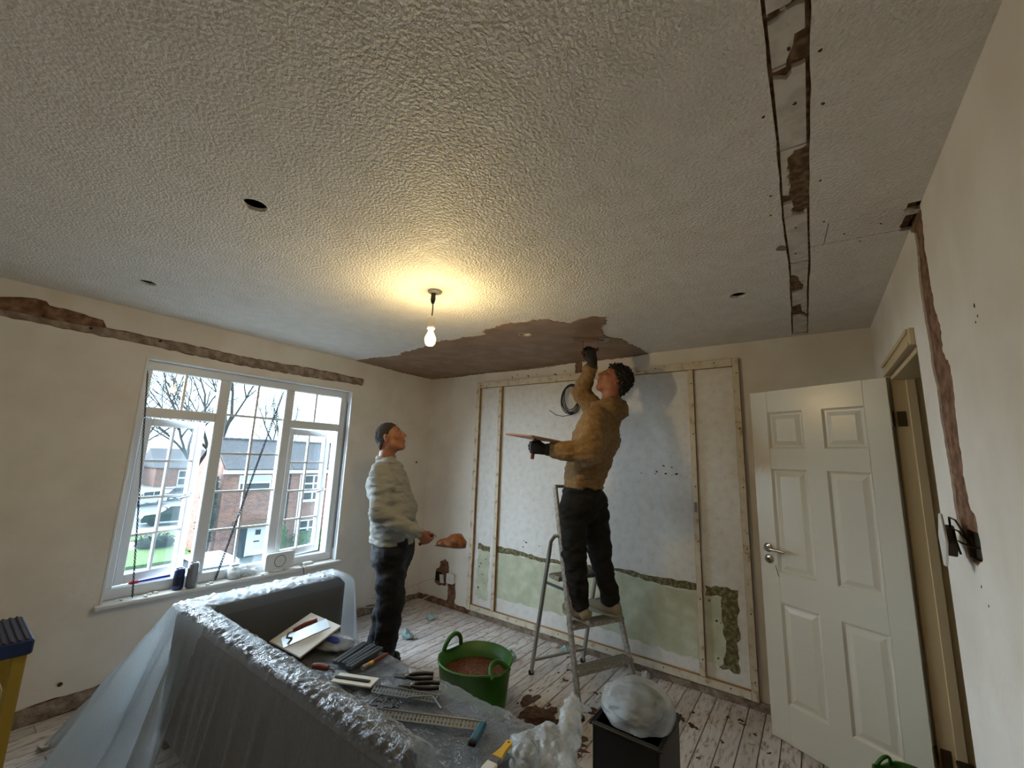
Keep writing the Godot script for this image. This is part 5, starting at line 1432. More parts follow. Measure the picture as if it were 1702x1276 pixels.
func build_first_person() -> void:
	# in a grey sweatshirt, facing along fw, looking up; his right side towards the room
	var fw := Vector3(0.81, 0, -0.587)
	var rt := Vector3(0.587, 0, 0.81)
	var root := Vector3(0.95, 0, 1.19)
	var p := thing("person", Vector3.ZERO, "person in a grey sweatshirt and navy joggers looking up, holding a trowel of plaster", "person")
	var hipR := Vector3(1.02, 0.86, 1.25); var hipL := Vector3(0.925, 0.86, 1.11)
	var knR := Vector3(1.06, 0.47, 1.24); var knL := Vector3(0.89, 0.46, 1.12)
	var anR := Vector3(1.03, 0.09, 1.245); var anL := Vector3(0.825, 0.09, 1.15)
	var waist := Vector3(0.962, 0.95, 1.182)
	var belly := Vector3(0.95, 1.08, 1.19)
	var chest := Vector3(0.898, 1.29, 1.228)
	var neck := Vector3(0.872, 1.455, 1.246)
	var shR := Vector3(0.99, 1.375, 1.365); var shL := Vector3(0.785, 1.375, 1.095)
	var elR := Vector3(1.055, 1.10, 1.40); var elL := Vector3(0.77, 1.09, 1.06)
	var wrR := Vector3(1.282, 0.975, 1.224); var wrL := Vector3(0.79, 0.86, 1.03)
	var hc := Vector3(0.893, 1.635, 1.233)
	var hb := Basis(rt, 0.30) * Basis(-rt, Vector3.UP, fw)
	hb = Basis(rt, Vector3.UP.rotated(rt, 0.4), fw.rotated(rt, 0.4))
	# body under the clothes
	var bd := Field.new(Vector3(0.55, 0.0, 0.75), Vector3(1.45, 1.55, 1.6), 0.0145)
	bd.cap(waist, belly, 0.11, 0.115, 0.04, rt, 1.2)
	bd.cap(belly, chest, 0.115, 0.12, 0.04, rt, 1.25)
	bd.cap(chest, neck, 0.11, 0.06, 0.05)
	for a in [[shR, elR, wrR], [shL, elL, wrL]]:
		bd.cap(a[0], a[1], 0.042, 0.034, 0.03); bd.cap(a[1], a[2], 0.032, 0.022, 0.02)
	for a in [[hipR, knR, anR], [hipL, knL, anL]]:
		bd.cap(a[0], a[1], 0.07, 0.05, 0.03); bd.cap(a[1], a[2], 0.048, 0.036, 0.02)
	var hf := head_fields(hc, hb, neck + Vector3(0, 0.0, 0), 0.003, 0.004)
	var hy := (fw * 0.62 + Vector3(0, -0.70, 0) - rt * 0.30).normalized()
	var hx := (fw * 0.80 + Vector3(0, 0.05, 0))
	hx = (hx - hy * hx.dot(hy)).normalized()
	var hz := hx.cross(hy)
	var hand := hand_field(wrR, hx, hy, hz, [1.15, 1.25, 0.7], 1.0)
	var ly := Vector3(0.25, -0.95, -0.1).normalized()
	var lx := (fw - ly * fw.dot(ly)).normalized()
	var handL := hand_field(wrL, lx, ly, -lx.cross(ly), [0.4, 0.5, 0.3], 0.2)
	part("body", field_mesh([bd, hf[0], hand, handL]), M.skin, p)
	part("hair", field_mesh([hf[1]]), M.hair_grey, p)
	face_parts(p, hc, hb, M.hair_grey)
	# sweatshirt
	var sw := Field.new(Vector3(0.5, 0.82, 0.75), Vector3(1.45, 1.56, 1.62), 0.0115)
	sw.cap(Vector3(0.955, 0.88, 1.185), belly, 0.160, 0.16, 0.05, rt, 1.18)
	sw.cap(belly, chest, 0.158, 0.142, 0.05, rt, 1.28)
	sw.cap(chest, Vector3(0.885, 1.38, 1.238), 0.14, 0.105, 0.06, rt, 1.45)
	sw.cap(Vector3(0.885, 1.40, 1.238), neck + Vector3(0, 0.008, 0), 0.095, 0.072, 0.04)
	for a in [[shR, elR, wrR], [shL, elL, wrL]]:
		sw.cap(a[0], a[1], 0.078, 0.066, 0.05)
		sw.cap(a[1], (a[1] as Vector3).lerp(a[2], 0.86), 0.064, 0.047, 0.03)
		sw.cap((a[1] as Vector3).lerp(a[2], 0.86), (a[1] as Vector3).lerp(a[2], 0.97), 0.04, 0.038, 0.008)
	sw.cap(neck + Vector3(0.01, 0.05, -0.005), hc, 0.062, 0.062, 0.01, Vector3.ZERO, 1.0, true)
	sw.keep(Vector3(0, 0.868, 0), Vector3(0, 1, 0))
	sw.ruffle(noise(102, 7.0, FastNoiseLite.TYPE_SIMPLEX, 3), 0.013, Vector3(0.6, 1.9, 0.6))
	sw.ruffle(noise(108, 17.0, FastNoiseLite.TYPE_SIMPLEX, 2), 0.006, Vector3(0.5, 1.7, 0.5))
	part("sweatshirt", field_mesh([sw]), M.sweatshirt, p)
	# joggers
	var jg := Field.new(Vector3(0.6, 0.0, 0.85), Vector3(1.32, 0.97, 1.5), 0.0115)
	jg.cap(Vector3(0.958, 0.91, 1.184), Vector3(0.965, 0.82, 1.185), 0.142, 0.15, 0.05, rt, 1.18)
	for a in [[hipR, knR, anR], [hipL, knL, anL]]:
		jg.cap((a[0] as Vector3) + Vector3(0, -0.06, 0), a[1], 0.112, 0.092, 0.06)
		jg.cap(a[1], a[2], 0.09, 0.076, 0.03)
	jg.keep(Vector3(0, 0.045, 0), Vector3(0, 1, 0))
	jg.keep(Vector3(0, 0.94, 0), Vector3(0, -1, 0))
	jg.ruffle(noise(103, 6.0, FastNoiseLite.TYPE_SIMPLEX, 3), 0.02, Vector3(0.8, 1.3, 0.8))
	part("joggers", field_mesh([jg]), M.joggers, p)
	for a in [anR, anL]: shoe(p, a + Vector3(0, -0.085, 0), fw, M.black_plastic, M.rubber)
	# the trowel in his hand: handle across the palm, plaster on the blade
	var grip := wrR + hy * 0.08 + hz * 0.03
	var t := thing("gauging_trowel", grip, "small trowel loaded with brown plaster in the hand of the person in grey", "trowel")
	var bx_ := Basis(hx, Vector3.UP, hx.cross(Vector3.UP).normalized())
	part("handle", tube_mesh([-hx * 0.075, -hx * 0.03, hx * 0.03, hx * 0.055], [0.012, 0.015, 0.014, 0.011], 10), M.handle_wood, t)
	part("tang", tube_mesh([hx * 0.05, hx * 0.07 + Vector3(0, -0.012, 0), hx * 0.09 + Vector3(0, -0.034, 0)], 0.0055, 8), M.steel, t)
	var fl := Vector3(hx.x, 0, hx.z).normalized()
	var bb := Basis(fl, Vector3.UP, fl.cross(Vector3.UP))
	part("blade", prism_mesh(PackedVector2Array([Vector2(0.075, -0.035), Vector2(0.23, -0.055), Vector2(0.285, -0.03), Vector2(0.295, 0), Vector2(0.285, 0.03), Vector2(0.23, 0.055), Vector2(0.075, 0.035)]), 0.003), M.steel, t, Vector3(0, -0.037, 0), Basis(fl, fl.cross(Vector3.UP), Vector3.UP))
	var lump := Field.new(Vector3(0.03, -0.05, -0.11), Vector3(0.36, 0.09, 0.11), 0.005)
	lump.cap(Vector3(0.095, -0.022, 0), Vector3(0.225, 0.0, 0), 0.022, 0.05, 0.02, Vector3(0, 0, 1), 1.3)
	lump.cap(Vector3(0.225, 0.0, 0), Vector3(0.26, -0.008, 0), 0.05, 0.036, 0.02, Vector3(0, 0, 1), 1.3)
	lump.ruffle(noise(104, 16.0, FastNoiseLite.TYPE_SIMPLEX, 2), 0.007)
	lump.keep(Vector3(0, -0.037, 0), Vector3(0, 1, 0))
	part("plaster_lump", field_mesh([lump]), M.plaster_lump, t, Vector3.ZERO, bb)

func ring_band(c: Vector3, side: Vector3, fw: Vector3, rs: float, rf: float, h: float) -> ArrayMesh:
	var pts := []
	for k in 40:
		var q := TAU * k / 40
		pts.append(c + side * cos(q) * rs + fw * sin(q) * rf)
	return tube_mesh(pts, h * 0.5, 8, true)

func shoe(p: Node3D, at: Vector3, fw: Vector3, upper: Material, sole: Material) -> void:
	# at: under the ankle, on the ground
	var side := fw.cross(Vector3.UP).normalized()
	var f := Field.new(at + Vector3(-0.26, -0.01, -0.26), at + Vector3(0.26, 0.16, 0.26), 0.006)
	f.cap(at - fw * 0.045 + Vector3(0, 0.05, 0), at + fw * 0.03 + Vector3(0, 0.055, 0), 0.04, 0.042, 0.03)
	f.cap(at + fw * 0.02 + Vector3(0, 0.05, 0), at + fw * 0.15 + Vector3(0, 0.038, 0), 0.043, 0.03, 0.03, side, 1.25)
	f.cap(at + Vector3(0, 0.06, 0), at + Vector3(0, 0.105, 0), 0.042, 0.041, 0.02)
	f.keep(at + Vector3(0, 0.018, 0), Vector3.UP)
	var s := Node3D.new(); s.name = "shoe"; p.add_child(s, true)
	part("upper", field_mesh([f]), upper, s)
	var o := PackedVector2Array()
	for k in 28:
		var q := TAU * k / 28
		var l := cos(q)
		o.append(Vector2(0.05 + l * 0.138, sin(q) * (0.036 + 0.012 * l)))
	part("sole", prism_mesh(o, 0.026), sole, s, at, Basis(fw, side, Vector3.UP))
	part("laces", tube_mesh([at + fw * 0.06 + side * 0.02 + Vector3(0, 0.093, 0), at + fw * 0.075 - side * 0.02 + Vector3(0, 0.09, 0), at + fw * 0.09 + side * 0.018 + Vector3(0, 0.085, 0), at + fw * 0.105 - side * 0.018 + Vector3(0, 0.081, 0)], 0.0035, 5), sole, s)

func build_second_person() -> void:
	# on the ladder in a tan jacket, facing the window, reaching up to the ceiling
	var fw := Vector3(-0.974, 0, 0.224)
	var lf := Vector3(0.224, 0, 0.974)      # his left, towards the room
	var p := thing("person", Vector3.ZERO, "person in a tan hooded jacket on the ladder plastering the ceiling", "person")
	var hipL := Vector3(2.20, 1.30, 0.675); var hipR := Vector3(2.275, 1.30, 0.50)
	var knL := Vector3(2.21, 0.885, 0.675); var knR := Vector3(2.305, 0.90, 0.475)
	var anL := Vector3(2.245, 0.585, 0.655); var anR := Vector3(2.36, 0.585, 0.435)
	var pelvis := Vector3(2.24, 1.33, 0.59)
	var mid := Vector3(2.265, 1.50, 0.575)
	var chest := Vector3(2.315, 1.68, 0.548)
	var upper := Vector3(2.345, 1.80, 0.54)
	var neck := Vector3(2.385, 1.915, 0.50)
	var shL := Vector3(2.362, 1.79, 0.70); var shR := Vector3(2.27, 1.85, 0.385)
	var elL := Vector3(2.385, 1.575, 0.80); var wrL := Vector3(2.125, 1.578, 0.942)
	var elR := Vector3(2.151, 2.03, 0.465); var wrR := Vector3(2.308, 2.225, 0.598)
	var hc := Vector3(2.412, 2.098, 0.465)
	var look := Vector3(-0.66, 0.52, 0.46).normalized()
	var hr := look.cross(Vector3.UP).normalized()
	var hb := Basis(hr, hr.cross(look).normalized(), look)
	var bd := Field.new(Vector3(1.95, 0.5, 0.2), Vector3(2.65, 2.3, 1.05), 0.0145)
	bd.cap(pelvis, mid, 0.085, 0.09, 0.04, lf, 1.2)
	bd.cap(mid, chest, 0.09, 0.11, 0.04, lf, 1.25)
	bd.cap(chest, neck, 0.11, 0.06, 0.05)
	for a in [[shR, elR, wrR], [shL, elL, wrL]]:
		bd.cap(a[0], a[1], 0.045, 0.036, 0.03); bd.cap(a[1], a[2], 0.034, 0.026, 0.02)
	for a in [[hipR, knR, anR], [hipL, knL, anL]]:
		bd.cap((a[0] as Vector3).lerp(pelvis, 0.45) - Vector3(0, 0.08, 0), a[1], 0.06, 0.048, 0.03); bd.cap(a[1], a[2], 0.044, 0.034, 0.02)
	var hf := head_fields(hc, hb, neck, 0.019, 0.017)
	part("body", field_mesh([bd, hf[0]]), M.skin_pale, p)
	part("hair", field_mesh([hf[1]]), M.hair_black, p)
	face_parts(p, hc, hb, M.hair_black)
	# jacket with hood
	var jk := Field.new(Vector3(1.95, 1.25, 0.2), Vector3(2.68, 2.3, 1.08), 0.0115)
	jk.cap(Vector3(2.235, 1.36, 0.592), mid, 0.135, 0.14, 0.05, lf, 1.28)
	jk.cap(mid, chest, 0.142, 0.15, 0.05, lf, 1.28)
	jk.cap(chest, upper, 0.15, 0.118, 0.06, lf, 1.4)
	jk.cap(upper, neck, 0.105, 0.078, 0.05)
	# hood lying behind the neck
	jk.cap(Vector3(2.445, 1.885, 0.42), Vector3(2.425, 1.885, 0.56), 0.055, 0.052, 0.05, Vector3.UP, 1.35)
	jk.cap(Vector3(2.43, 1.89, 0.56), Vector3(2.33, 1.90, 0.60), 0.05, 0.034, 0.03)
	jk.cap(Vector3(2.445, 1.89, 0.42), Vector3(2.35, 1.90, 0.39), 0.05, 0.034, 0.03)
	jk.cap(shL, elL, 0.09, 0.082, 0.05)
	jk.cap(elL, elL.lerp(wrL, 0.74), 0.08, 0.062, 0.04)
	jk.cap(shR, elR, 0.088, 0.07, 0.05)
	jk.cap(elR, elR.lerp(wrR, 0.8), 0.066, 0.048, 0.03)
	jk.cap(neck + Vector3(0.0, 0.055, 0), hc + Vector3(0.0, 0.02, 0), 0.068, 0.07, 0.01, Vector3.ZERO, 1.0, true)
	jk.keep(Vector3(0, 1.322, 0), Vector3(0, 1, 0))
	jk.ruffle(noise(105, 7.5, FastNoiseLite.TYPE_SIMPLEX, 3), 0.013, Vector3(0.8, 1.7, 0.8))
	jk.ruffle(noise(107, 19.0, FastNoiseLite.TYPE_SIMPLEX, 2), 0.007, Vector3(0.6, 1.5, 0.6))
	part("jacket", field_mesh([jk]), M.jacket, p)
	for a in [[elL, wrL, 0.72, 0.045], [elR, wrR, 0.78, 0.04]]:
		part("cuff", tube_mesh([(a[0] as Vector3).lerp(a[1], a[2]), (a[0] as Vector3).lerp(a[1], 0.95), a[1]], [a[3], a[3] * 0.92, a[3] * 0.85], 14), M.cuff, p)
	# jeans
	var je := Field.new(Vector3(2.0, 0.52, 0.25), Vector3(2.6, 1.4, 0.9), 0.0115)
	je.cap(Vector3(2.236, 1.36, 0.592), Vector3(2.24, 1.24, 0.588), 0.122, 0.128, 0.05, lf, 1.2)
	for a in [[hipL, knL, anL], [hipR, knR, anR]]:
		je.cap((a[0] as Vector3) + Vector3(0, -0.08, 0), a[1], 0.098, 0.076, 0.05)
		je.cap(a[1], a[2], 0.074, 0.062, 0.03)
	je.keep(Vector3(0, 0.552, 0), Vector3(0, 1, 0))
	je.ruffle(noise(106, 8.0, FastNoiseLite.TYPE_SIMPLEX, 3), 0.018, Vector3(0.8, 1.6, 0.8))
	part("jeans", field_mesh([je]), M.dark_jeans, p)
	shoe(p, Vector3(anL.x + 0.005, 0.484, anL.z), Vector3(-0.9, 0, -0.43).normalized(), M.trainers, M.sole)
	shoe(p, Vector3(anR.x, 0.484, anR.z), Vector3(-0.94, 0, -0.15).normalized(), M.trainers, M.sole)
	# gloved hands
	var y1 := (Vector3(-0.082, 0.012, 0.06)).normalized()
	var x1 := Vector3.UP
	x1 = (x1 - y1 * y1.y).normalized()
	var z1 := -x1.cross(y1)
	part("glove", field_mesh([hand_field(wrL, x1, y1, z1, [1.3, 1.35, 0.8], 1.0, 0.003)]), M.glove, p)
	var y2 := Vector3(-0.02, 0.9, 0.42).normalized()
	var x2 := Vector3(-0.81, 0, 0.587)
	x2 = (x2 - y2 * x2.dot(y2)).normalized()
	var z2 := x2.cross(y2)
	part("glove", field_mesh([hand_field(wrR, x2, y2, z2, [1.2, 1.3, 0.75], 1.0, 0.003)]), M.glove, p)
	# hawk on the left fist
	var g1 := wrL + y1 * 0.075 + z1 * 0.027
	var h := thing("plastering_hawk", g1, "square brown hawk board on the gloved fist of the person on the ladder", "hawk")
	part("handle", tube_mesh([-x1 * 0.075, Vector3.ZERO, x1 * 0.06], [0.012, 0.0135, 0.013], 10), M.handle_wood, h)
	var hy := x1.normalized()
	var sd := Vector3(0.81, 0, -0.587)
	sd = (sd - hy * sd.dot(hy)).normalized()
	var bas := Basis(sd, hy, sd.cross(hy)) * Basis(Vector3.UP, 0.62)
	bx("board", Vector3(0.29, 0.008, 0.29), x1 * 0.064, M.mdf, h, 0.002, bas)
	bx("plaster_film", Vector3(0.25, 0.004, 0.25), x1 * 0.07, M.plaster_lump, h, 0.0015, bas)
	# trowel against the ceiling
	var g2 := wrR + y2 * 0.079 + z2 * 0.029
	var t := thing("finishing_trowel", g2, "steel finishing trowel pressed to the wet ceiling in a gloved hand", "trowel")
	part("handle", tube_mesh([-x2 * 0.065, Vector3.ZERO, x2 * 0.065], [0.013, 0.016, 0.014], 10), M.handle_wood, t)
	var top := 2.392 - g2.y
	var u := Vector3(x2.x, 0, x2.z).normalized()
	for s in [-0.055, 0.055]:
		part("post", tube_mesh([x2 * s, Vector3(x2.x * s, top * 0.7, x2.z * s), Vector3(u.x * s * 0.8, top - 0.004, u.z * s * 0.8)], 0.005, 8), M.steel, t)
	bx("blade", Vector3(0.28, 0.0022, 0.115), Vector3(0, top, 0), M.steel, t, 0.0, Basis(u, Vector3.UP, u.cross(Vector3.UP)))
	part("plaster_smear", prism_mesh(blob_outline(Vector2(0.1, 0.035), 16, 0.3, 6), 0.006), M.plaster_lump, t, Vector3(0, top - 0.001, 0), Basis(u, u.cross(Vector3.UP), Vector3.DOWN))
# ---------------------------------------------------------------- tools on the sofa
func lay(called: String, label: String, category: String, a: Vector3, b: Vector3, group := "") -> Node3D:
	# a thing whose local x runs from a to b, origin at a
	var t := thing(called, a, label, category, group)
	var x := (b - a).normalized()
	var z := x.cross(Vector3.UP).normalized()
	t.basis = Basis(x, z.cross(x).normalized(), z)
	return t

func build_tools() -> void:
	var Y := 0.432
	# hawk board leaning on the sofa arm, a trowel lying on it
	var A := Vector3(0.95, 0.535, 1.815)
	var e1 := Vector3(0.277, -0.015, -0.03); var e2 := Vector3(0.113, -0.075, 0.206)
	var up := e2.cross(e1).normalized()
	var hb := Basis(e1.normalized(), up, e1.normalized().cross(up))
	var h := thing("hawk_board", A + (e1 + e2) * 0.5, "pale square hawk board leaning against the sofa arm", "board")
	h.basis = hb
	bx("plate", Vector3(0.28, 0.01, 0.26), Vector3.ZERO, M.hawk_white, h, 0.003)
	bx("edge_band", Vector3(0.28, 0.004, 0.012), Vector3(0, -0.006, 0.12), M.pine, h)
	var t := thing("finishing_trowel", A + (e1 + e2) * 0.5 + up * 0.008, "wooden handled finishing trowel lying on the pale hawk board", "trowel")
	t.basis = hb * Basis(Vector3.UP, 1.15)
	bx("blade", Vector3(0.24, 0.002, 0.095), Vector3(0.0, 0.0, 0.0), M.steel, t)
	part("handle", tube_mesh([Vector3(-0.06, 0.045, 0), Vector3(0, 0.05, 0), Vector3(0.065, 0.045, 0)], [0.012, 0.015, 0.012], 10), M.handle_wood, t)
	part("shank", tube_mesh([Vector3(-0.055, 0.045, 0), Vector3(-0.085, 0.04, 0), Vector3(-0.095, 0.02, 0), Vector3(-0.07, 0.002, 0)], 0.006, 8), M.steel, t)
	# packet with a blue oval
	var p := thing("tool_packet", Vector3(1.255, Y, 1.80), "clear plastic packet with a blue oval label on the sofa seat", "packet")
	p.rotation.y = 0.25
	var f := Field.new(Vector3(-0.17, -0.02, -0.13), Vector3(0.17, 0.06, 0.13), 0.007)
	f.ell(Vector3(0, 0.012, 0), Basis.IDENTITY, Vector3(0.14, 0.022, 0.1), 0.01)
	f.ruffle(noise(111, 14.0, FastNoiseLite.TYPE_SIMPLEX, 2), 0.008)
	f.keep(Vector3(0, 0.0, 0), Vector3.UP)
	part("film", field_mesh([f]), M.bag, p)
	bx("dark_contents", Vector3(0.2, 0.012, 0.14), Vector3(0, 0.008, 0), M.navy_plastic, p, 0.004)
	var oval := PackedVector2Array()
	for k in 24: oval.append(Vector2(cos(TAU * k / 24) * 0.05, sin(TAU * k / 24) * 0.026))
	var lb := part("label", prism_mesh(oval, 0.002), M.blue_label, p, Vector3(0.02, 0.036, 0.02), on_y(0).basis * Basis(Vector3(0, 0, 1), 0.2) * Basis(Vector3.RIGHT, PI))
	# straight edges
	for q in [[Vector3(1.46, Y, 1.675), Vector3(1.525, Y, 1.90), "dark metal straight edge between two others on the sofa seat"], [Vector3(1.515, Y, 1.668), Vector3(1.57, Y, 1.905), "dark metal straight edge lying next to the wooden brush"], [Vector3(1.40, Y, 1.69), Vector3(1.48, Y, 1.92), "dark metal straight edge lying next to the plastic packet"]]:
		var s := lay("straight_edge", q[2], "straight edge", q[0], q[1], "straight edges on the sofa")
		var L: float = (q[1] - q[0]).length()
		bx("bar", Vector3(L, 0.018, 0.04), Vector3(L / 2, 0.01, 0), M.zinc, s, 0.003)
		bx("groove", Vector3(L - 0.004, 0.002, 0.012), Vector3(L / 2, 0.0195, 0), M.navy_plastic, s)
	# brush with a wooden handle
	var b := lay("wooden_brush", "slim brush with a wooden handle and brass ferrule on the seat", "brush", Vector3(1.60, Y + 0.01, 1.685), Vector3(1.63, Y + 0.01, 1.88))
	part("handle", tube_mesh([Vector3(0, 0, 0), Vector3(0.03, 0, 0), Vector3(0.09, 0, 0), Vector3(0.11, 0, 0)], [0.006, 0.01, 0.008, 0.007], 8), M.handle_wood, b)
	part("ferrule", tube_mesh([Vector3(0.11, 0, 0), Vector3(0.135, 0, 0)], 0.01, 8), M.brush_yellow, b)
	part("bristles", tube_mesh([Vector3(0.135, 0, 0), Vector3(0.18, -0.002, 0)], [0.01, 0.013], 8), M.bare_grey, b)
	# red handled trowel and the white float
	var r := lay("pointing_trowel", "small trowel with a red-brown handle by the sofa back", "trowel", Vector3(1.44, Y + 0.018, 2.02), Vector3(1.55, Y + 0.018, 1.97))
	part("handle", tube_mesh([Vector3.ZERO, Vector3(0.04, 0.004, 0), Vector3(0.085, 0, 0)], [0.014, 0.017, 0.013], 10), M.handle_wood, r)
	part("tang", tube_mesh([Vector3(0.085, 0, 0), Vector3(0.11, 0, 0), Vector3(0.12, -0.013, 0)], 0.005, 6), M.steel, r)
	part("blade", prism_mesh(PackedVector2Array([Vector2(0.115, -0.02), Vector2(0.16, -0.028), Vector2(0.21, 0), Vector2(0.16, 0.028), Vector2(0.115, 0.02)]), 0.002), M.steel, r, Vector3(0, -0.014, 0), Basis(Vector3(1, 0, 0), Vector3(0, 0, -1), Vector3(0, 1, 0)))
	var w := lay("plastic_float", "white rectangular float with a dark stripe on the sofa seat", "float", Vector3(1.60, Y, 1.99), Vector3(1.78, Y, 1.905))
	bx("plate", Vector3(0.21, 0.008, 0.085), Vector3(0.1, 0.004, 0), M.hawk_white, w, 0.002)
	bx("stripe", Vector3(0.18, 0.006, 0.02), Vector3(0.09, 0.011, 0.006), M.black_plastic, w, 0.002)
	# pliers
	for q in [[Vector3(1.82, Y + 0.012, 1.82), Vector3(1.965, Y + 0.012, 1.69), "black handled pliers lying open next to a second pair"], [Vector3(1.90, Y + 0.012, 1.855), Vector3(2.045, Y + 0.012, 1.735), "black handled pliers with grey grips by the metal bead"]]:
		var k := lay("pliers", q[2], "pliers", q[0], q[1], "pliers on the sofa")
		part("jaws", merge([[tube_mesh([Vector3(0, 0, 0), Vector3(0.03, 0, 0.006), Vector3(0.06, 0, 0.012)], [0.003, 0.006, 0.009], 6), Transform3D.IDENTITY], [tube_mesh([Vector3(0, 0, 0), Vector3(0.03, 0, -0.006), Vector3(0.06, 0, -0.012)], [0.003, 0.006, 0.009], 6), Transform3D.IDENTITY]]), M.zinc, k)
		part("pivot", lathe_mesh([Vector2(0, -0.008), Vector2(0.009, -0.008), Vector2(0.009, 0.008), Vector2(0, 0.008)], 12), M.steel, k, Vector3(0.063, 0, 0))
		for s in [-1.0, 1.0]: part("grip", tube_mesh([Vector3(0.065, 0, s * 0.008), Vector3(0.1, 0, s * 0.022), Vector3(0.15, 0, s * 0.026), Vector3(0.19, 0, s * 0.02)], [0.007, 0.0095, 0.01, 0.009], 8), M.black_plastic, k)
	# perforated angle beads: two flanges full of slots
	bead(Vector3(1.82, Y, 1.925), Vector3(2.10, Y, 1.80), "short perforated metal angle bead below the pliers")
	bead(Vector3(1.955, Y, 2.045), Vector3(2.385, Y, 1.815), "long perforated metal angle bead across the sofa seat")
	# screws
	var g := RandomNumberGenerator.new(); g.seed = 5
	var proto := thing("loose_screw", Vector3.ZERO, "small dark drywall screw in the pile on the sheet", "screw", "screws on the sofa")
	part("head", lathe_mesh([Vector2(0, 0.0), Vector2(0.0045, 0.0), Vector2(0.002, -0.004)], 8), M.zinc, proto)
	part("shank", lathe_mesh([Vector2(0.0021, -0.003), Vector2(0.002, -0.022), Vector2(0, -0.028)], 6), M.black_plastic, proto)
	for k in 24:
		var s: Node3D = proto
		if k > 0:
			s = proto.duplicate(); s.name = numbered("loose_screw"); add_child(s)
		var q := g.randf() * TAU
		s.position = Vector3(1.955 + g.randf_range(-0.07, 0.07), Y + 0.004, 1.965 + g.randf_range(-0.04, 0.04))
		s.basis = Basis(Vector3.UP, q) * Basis(Vector3(0, 0, 1), PI / 2 - 0.1)
	# utility knife, brush handle, hex key, scraper
	var u := lay("utility_knife", "teal handled utility knife at the end of the long bead", "knife", Vector3(2.385, Y + 0.012, 1.815), Vector3(2.43, Y + 0.012, 1.94))
	bx("body", Vector3(0.125, 0.02, 0.032), Vector3(0.066, 0, 0), M.teal_rubber, u, 0.007)
	bx("end_cap", Vector3(0.018, 0.021, 0.033), Vector3(0.134, 0, 0), M.black_plastic, u, 0.005)
	bx("nose", Vector3(0.02, 0.012, 0.02), Vector3(-0.006, 0, 0), M.steel, u, 0.003)
	var y := lay("paint_brush", "paint brush with a yellow handle at the front of the sheet", "brush", Vector3(2.545, Y + 0.016, 1.85), Vector3(2.56, Y + 0.016, 1.98))
	part("handle", prism_mesh(PackedVector2Array([Vector2(0, -0.008), Vector2(0.012, -0.013), Vector2(0.05, -0.011), Vector2(0.085, -0.016), Vector2(0.1, -0.02), Vector2(0.1, 0.02), Vector2(0.085, 0.016), Vector2(0.05, 0.011), Vector2(0.012, 0.013), Vector2(0, 0.008)]), 0.014), M.brush_yellow, y, Vector3(0, 0.007, 0), Basis(Vector3(1, 0, 0), Vector3(0, 0, 1), Vector3(0, -1, 0)))
	part("painted_hang_hole", lathe_mesh([Vector2(0, 0), Vector2(0.004, 0), Vector2(0.004, 0.001), Vector2(0, 0.001)], 10), M.dark_spot, y, Vector3(0.014, 0.0072, 0))  # dark disc painted for the shade in the hanging hole
	bx("ferrule", Vector3(0.03, 0.016, 0.042), Vector3(0.115, 0, 0), M.steel, y, 0.003)
	bx("bristles", Vector3(0.045, 0.014, 0.044), Vector3(0.152, -0.001, 0), M.paper, y, 0.003)
	var x := thing("hex_key", Vector3(2.0, Y + 0.006, 1.885), "thin bent metal rod lying between the two beads", "hex key")
	part("rod", tube_mesh([Vector3.ZERO, Vector3(0.085, 0.012, -0.055), Vector3(0.10, 0.012, -0.058), Vector3(0.165, 0.0, -0.04)], 0.0035, 6), M.steel, x)
	part("tip", tube_mesh([Vector3(0.165, 0, -0.04), Vector3(0.178, 0, -0.036)], 0.005, 6), M.zinc, x)
	var c := lay("scraper_blade", "curved dark scraper blade tucked against the sofa back", "scraper", Vector3(2.13, Y + 0.02, 2.055), Vector3(2.22, Y + 0.02, 2.075))
	part("blade", prism_mesh(PackedVector2Array([Vector2(0, 0), Vector2(0.03, -0.012), Vector2(0.07, -0.012), Vector2(0.1, 0.0), Vector2(0.07, 0.006), Vector2(0.03, 0.006)]), 0.004), M.black_plastic, c, Vector3.ZERO, Basis(Vector3(1, 0, 0), Vector3(0, 0, 1), Vector3(0, -1, 0)))
	part("spine", tube_mesh([Vector3(0.0, 0.002, 0.0), Vector3(0.05, 0.003, 0.008), Vector3(0.1, 0.002, 0.0)], 0.003, 6), M.zinc, c)

func bead(a: Vector3, b: Vector3, label: String) -> void:
	var t := lay("angle_bead", label, "metal bead", a, b, "perforated beads")
	var L := (b - a).length()
	for s in [-1.0, 1.0]:
		# a flange as a ladder of bars, so that its slots are open
		var l := []
		var n := int(L / 0.016)
		for k in n + 1: l.append([box_mesh(Vector3(0.009, 0.0014, 0.036)), tf(Vector3(k * L / n, 0, 0.018))])
		for z in [0.002, 0.018, 0.035]: l.append([box_mesh(Vector3(L, 0.0016, 0.006)), tf(Vector3(L / 2, 0, z))])
		part("flange", merge(l), M.zinc, t, Vector3(0, 0.014, 0), Basis(Vector3.RIGHT, 0.36 if s > 0 else PI - 0.36))
	part("nose", tube_mesh([Vector3(0, 0.015, 0), Vector3(L, 0.015, 0)], 0.003, 6), M.steel, t)

